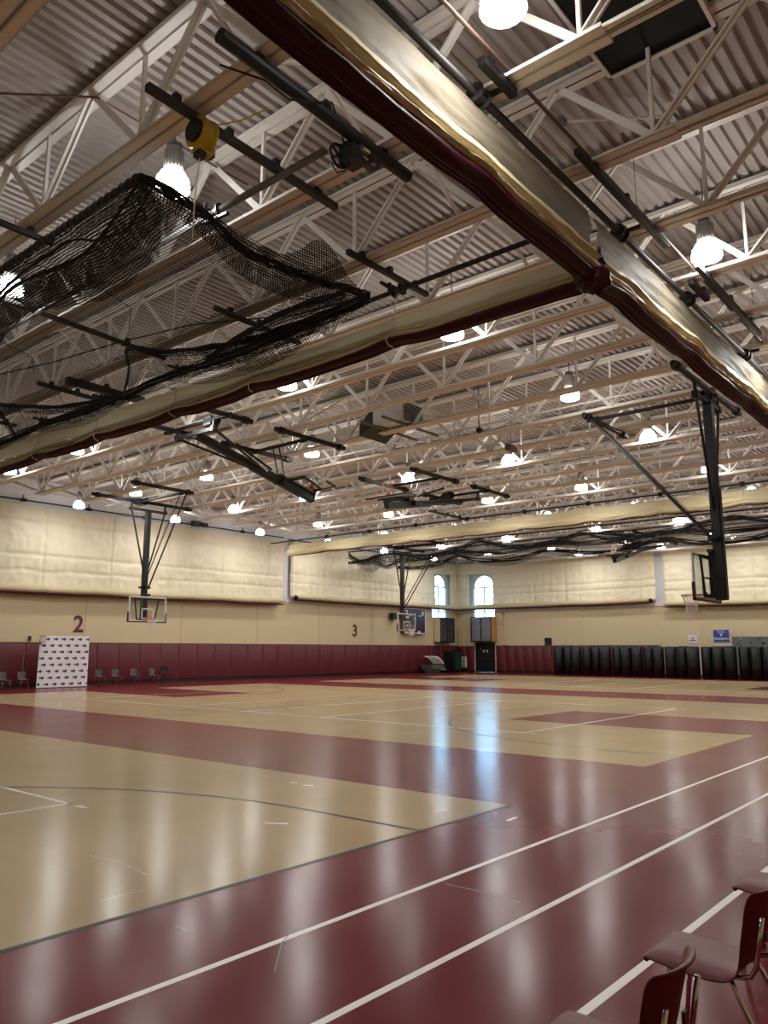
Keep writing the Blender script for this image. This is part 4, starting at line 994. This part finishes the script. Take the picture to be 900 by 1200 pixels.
# folded equipment pile: low tipped bins and a curved slatted rack above
r = thing('equipment_bin', 'low grey and green tipped bin by the left wall near the corner', 'bin', (48.4, Y1-.75, 0))
def trough(w, l, h, M):
    m = MB(); t = .03
    vs = [(-w/2, -l/2, h), (w/2, -l/2, h), (w/2, l/2, h), (-w/2, l/2, h), (-w/4, -l/4, 0.02), (w/4, -l/4, 0.02), (w/4, l/4, 0.02), (-w/4, l/4, 0.02)]
    m.add(vs, [(0, 1, 5, 4), (1, 2, 6, 5), (2, 3, 7, 6), (3, 0, 4, 7), (4, 5, 6, 7)]); return m
part('hopper', trough(1.7, 1.1, .6, None), M_GGREY, r); o = part('lid', MB().box((-.2, -.4, .45), (.9, .5, .03), Matrix.Rotation(.7, 3, 'X')), M_GREEN, r)
o = part('lid', MB().box((.75, -.3, .4), (.8, .5, .03), Matrix.Rotation(.8, 3, 'X')), M_GREY, r); part('skid', MB().bb((-.8, -.45, 0), (1.2, -.35, .05)).bb((-.8, .3, 0), (1.2, .4, .05)), M_BLACK, r)
r = thing('slatted_rack', 'curved black and white slatted rack above the grey bin', 'rack', (48.3, Y1-.6, .62))
m = MB(); m2 = MB()
for k in range(9):
    pts = [(-.75+k*.14+.45*t, -.1-.5*t, .62-.55*t*t) for t in (0, .25, .5, .75, 1)]
    (m if k % 2 else m2).tube(pts, .03, 6)
part('dark_slat', m, M_BLACK, r); part('white_slat', m2, M_NETW, r)
part('rail', MB().tube([(-.8, -.1, .62), (.45, -.1, .62), (.7, -.3, .55), (.95, -.6, .1)], .035, 6), M_NETW, r); part('rack_leg', MB().tube([(-.6, -.1, .6), (-.6, .1, -.6)], .02, 6).tube([(.7, -.3, .5), (.7, .1, -.6)], .02, 6), M_BLACK, r)
tag(part('wall_hook', MB().box((17.7, Y1-.05, 2.24), (.12, .06, .22)), M_BLACK), 'small dark bracket on the left wall left of the banner', 'bracket')

# ------------------------------------------------------------------ rolled mats
NM = 20
for k in range(NM):
    t = k/(NM-1); y = 27.0-14.6*t; x = 51.7-1.9*t+.2*math.sin(k*2.3); rr = .365+.035*math.sin(k*3.1); h = 1.95+.02*math.sin(k*1.7)
    m = MB(); pts = []
    for i in range(33):
        a = 2*PI*i/32; q = rr*(1+.025*nz(math.cos(a)*2, math.sin(a)*2, k)); pts.append((q*math.cos(a), q*math.sin(a)))
    vs = [(px_*f, py_*f, z) for (z, f) in ((0.01, 1), (h*.5, .99), (h-.03, 1), (h, .96)) for px_, py_ in pts[:-1]]
    fs = [(i*32+j, i*32+(j+1) % 32, (i+1)*32+(j+1) % 32, (i+1)*32+j) for i in range(3) for j in range(32)]+[tuple(range(96, 128)), tuple(range(31, -1, -1))]
    m.add(vs, fs)
    tx = 'upright black rolled mat, %s from the left in the row' % ORD[k]
    r = thing('rolled_mat', tx, 'rolled mat', (x, y, 0), k*1.3, 'black rolled mats along the right wall')
    part('roll', m, M_BLACKV, r, True)
    sp = MB(); path = [(rr*(.93-.8*i/60)*math.cos(i*.5), rr*(.93-.8*i/60)*math.sin(i*.5), h+.012) for i in range(56)]
    sp.tube(path, .012, 4); part('roll_edge', sp, M_DKGREY, r)
    if k in (3, 8, 12, 17):
        part('strap', MB().lathe([(rr*1.01, h*.45), (rr*1.03, h*.45), (rr*1.03, h*.48), (rr*1.01, h*.48)], n=32), M_BLACK, r)

# ------------------------------------------------------------------ step and repeat banner
BW, BH = 2.42, 2.32
r = thing('step_and_repeat_banner', 'white backdrop banner covered with small dark logos before the left wall', 'banner', (18.63, 35.0, 0), 0)
def bsurf(u, v, off=0):
    x = -BW/2+BW*u+.04*(1-v)*0; z = .03+BH*v
    cut = max(0, (1-u*7))*max(0, (v-.8)*5); 
    return Vector((x+.10*cut+.10*(v-.5)*(.4-u)*.5, -.02*math.sin(u*9)-.28*cut-off, z-.05*cut))
part('sheet', MB().grid(lambda u, v: bsurf(u, v), 40, 40), M_BANNER, r, True)
part('sheet_back', MB().grid(lambda u, v: bsurf(u, v, -.012), 20, 20), M_BANNER, r, True)
m = MB()
for row in range(8):
    for c in range(-1, 7):
        u0 = .09+c*.165+(.055 if row % 2 == 0 else 0)-(.01*row); v0 = .935-row*.125
        def add(du, dv, w, h):
            a, b, c_, d = u0+du-w/2, u0+du+w/2, v0+dv-h/2, v0+dv+h/2
            a = max(.005, a); b = min(.995, b)
            if b-a < .004: return
            m.add([bsurf(a, c_, .006), bsurf(b, c_, .006), bsurf(b, d, .006), bsurf(a, d, .006)], [(0, 1, 2, 3)])
        add(-.042, 0, .014, .034); add(-.022, 0, .014, .034); add(-.03, .008, .03, .01)
        if .0 < u0+.012 < .99:
            n_ = 12
            vs = [bsurf(min(.995, max(.005, u0+.014+.027*math.cos(2*PI*i/n_))), v0+.028*math.sin(2*PI*i/n_), .006) for i in range(n_)]
            m.add(vs, [tuple(range(n_))])
part('printed_logo', m, M_INK, r)
part('frame_pole', MB().tube([(-BW/2+.03, .05, 0), (-BW/2+.03, .05, BH-.1)], .02, 8).tube([(BW/2-.03, .05, 0), (BW/2-.03, .05, BH)], .02, 8).tube([(-BW/2, .05, BH), (BW/2, .05, BH)], .02, 8).bb((-BW/2-.05, -.15, 0), (-BW/2+.08, .35, .03)).bb((BW/2-.08, -.15, 0), (BW/2+.05, .35, .03)), M_GREY, r)

# ------------------------------------------------------------------ chairs
def chair_proto(loc, rz, label, group, m_shell, nm='stacking_chair'):
    r = thing(nm, label, 'chair', loc, rz, group)
    # profile: (y, z, halfwidth, edge drop (seat) , edge forward curl (back))
    pr = [(.445, .385, .195, .0, 0), (.458, .405, .20, .0, 0), (.452, .432, .205, .02, 0), (.41, .445, .21, .045, 0), (.30, .440, .215, .05, 0), (.19, .430, .215, .05, 0), (.11, .427, .205, .045, 0), (.06, .437, .19, .03, .01),
          (.03, .465, .175, .0, .03), (.012, .51, .172, 0, .045), (-.005, .57, .175, 0, .05), (-.02, .64, .185, 0, .05), (-.035, .70, .195, 0, .05), (-.045, .735, .19, 0, .05), (-.062, .752, .175, 0, .045), (-.075, .748, .17, 0, .045)]
    nu = 14; vs = []
    for (y, z, w, dr, fw) in pr:
        for i in range(nu+1):
            u = -1+2*i/nu; e = abs(u)**5; e2 = abs(u)**2
            dish = -.012*(1-u*u) if dr > .01 else 0
            vs.append((u*w, y+fw*e2, z-dr*e+dish))
    fs = [(i*(nu+1)+j, i*(nu+1)+j+1, (i+1)*(nu+1)+j+1, (i+1)*(nu+1)+j) for i in range(len(pr)-1) for j in range(nu)]
    mb = MB().add(vs, fs); o = part('shell', mb, m_shell, r, True)
    md = o.modifiers.new('thick', 'SOLIDIFY'); md.thickness = .011; md.offset = 0
    md = o.modifiers.new('round', 'SUBSURF'); md.levels = 1; md.render_levels = 1
    t = .0115
    for s in (-1, 1):
        part('front_leg', MB().tube([(s*.10, .18, .395), (s*.12, .30, .395), (s*.135, .345, .385), (s*.148, .365, .36), (s*.16, .385, .28), (s*.20, .43, .01)], t, 10), M_CHROME, r, True)
        part('rear_leg', MB().tube([(s*.10, .18, .395), (s*.14, .12, .395), (s*.16, .09, .375), (s*.17, .07, .34), (s*.205, -.10, .01)], t, 10), M_CHROME, r, True)
        part('back_tube', MB().tube([(s*.12, .20, .40), (s*.15, .08, .402), (s*.158, .02, .42), (s*.16, -.005, .46), (s*.16, -.02, .55), (s*.16, -.04, .66)], t*.9, 10), M_CHROME, r, True)
        for y_, x_ in ((.43, .20), (-.10, .205)): part('foot_glide', MB().lathe([(.016, 0), (.017, .01), (.013, .03)], (s*x_, y_, 0), 10), M_DKGREY, r)
    part('under_frame', MB().tube([(-.12, .30, .395), (.12, .30, .395)], t*.9, 8).tube([(-.12, .14, .395), (.12, .14, .395)], t*.9, 8).tube([(-.12, .30, .395), (-.12, .14, .395)], t*.9, 8).tube([(.12, .30, .395), (.12, .14, .395)], t*.9, 8), M_CHROME, r, True)
    m = MB()
    for s in (-1, 1): m.bb((s*.06-.012, -.028, .54), (s*.06+.012, -.016, .58))
    part('rivet_tab', m, M_RUST, r)
    return r
ch = chair_proto((3.78, 1.06, 0), 0, 'maroon plastic chair with chrome legs in the lower right, seat fully in view', 'maroon chairs beside the lanes', M_CHAIR)
dup(ch, (2.70, 1.06, 0), 0.03, 'maroon plastic chair cut off by the bottom edge, its backrest in front', 'maroon chairs beside the lanes')
dup(ch, (5.10, 1.07, 0), 0.0, 'maroon plastic chair at the right edge of the picture, farthest of the three', 'maroon chairs beside the lanes')
M_CHD = mat('chair_dark', (56, 40, 42), 0.4, var=0.05)
c2 = chair_proto((20.75, 35.55, 0), PI, 'dark chair with chrome legs against the left wall, first right of the banner', 'dark chairs along the left wall', M_CHD)
for k, x in enumerate((21.75, 22.8, 23.9)): dup(c2, (x, 35.75+.05*k, 0), PI+.05*k, 'dark chair with chrome legs against the left wall, %s right of the banner' % ORD[k+1])
dup(c2, (16.75, 35.1, 0), PI-.1, 'dark chair with chrome legs just left of the logo banner')
dup(c2, (15.85, 35.0, 0), PI+.1, 'dark chair with chrome legs at the left edge of the picture')
r = thing('folding_chair', 'dark low folding chair against the left wall, last right of the banner', 'chair', (24.9, 36.1, 0), PI)
part('seat', MB().box((0, .25, .43), (.42, .4, .04)), M_BLACK, r); part('backrest', MB().box((0, 0, .72), (.42, .04, .26)), M_BLACK, r)
for s in (-1, 1): part('leg', MB().tube([(s*.2, 0, .85), (s*.2, .42, .01)], .012, 6), M_DKGREY, r); part('leg', MB().tube([(s*.19, .4, .43), (s*.19, .0, .01)], .012, 6), M_DKGREY, r)
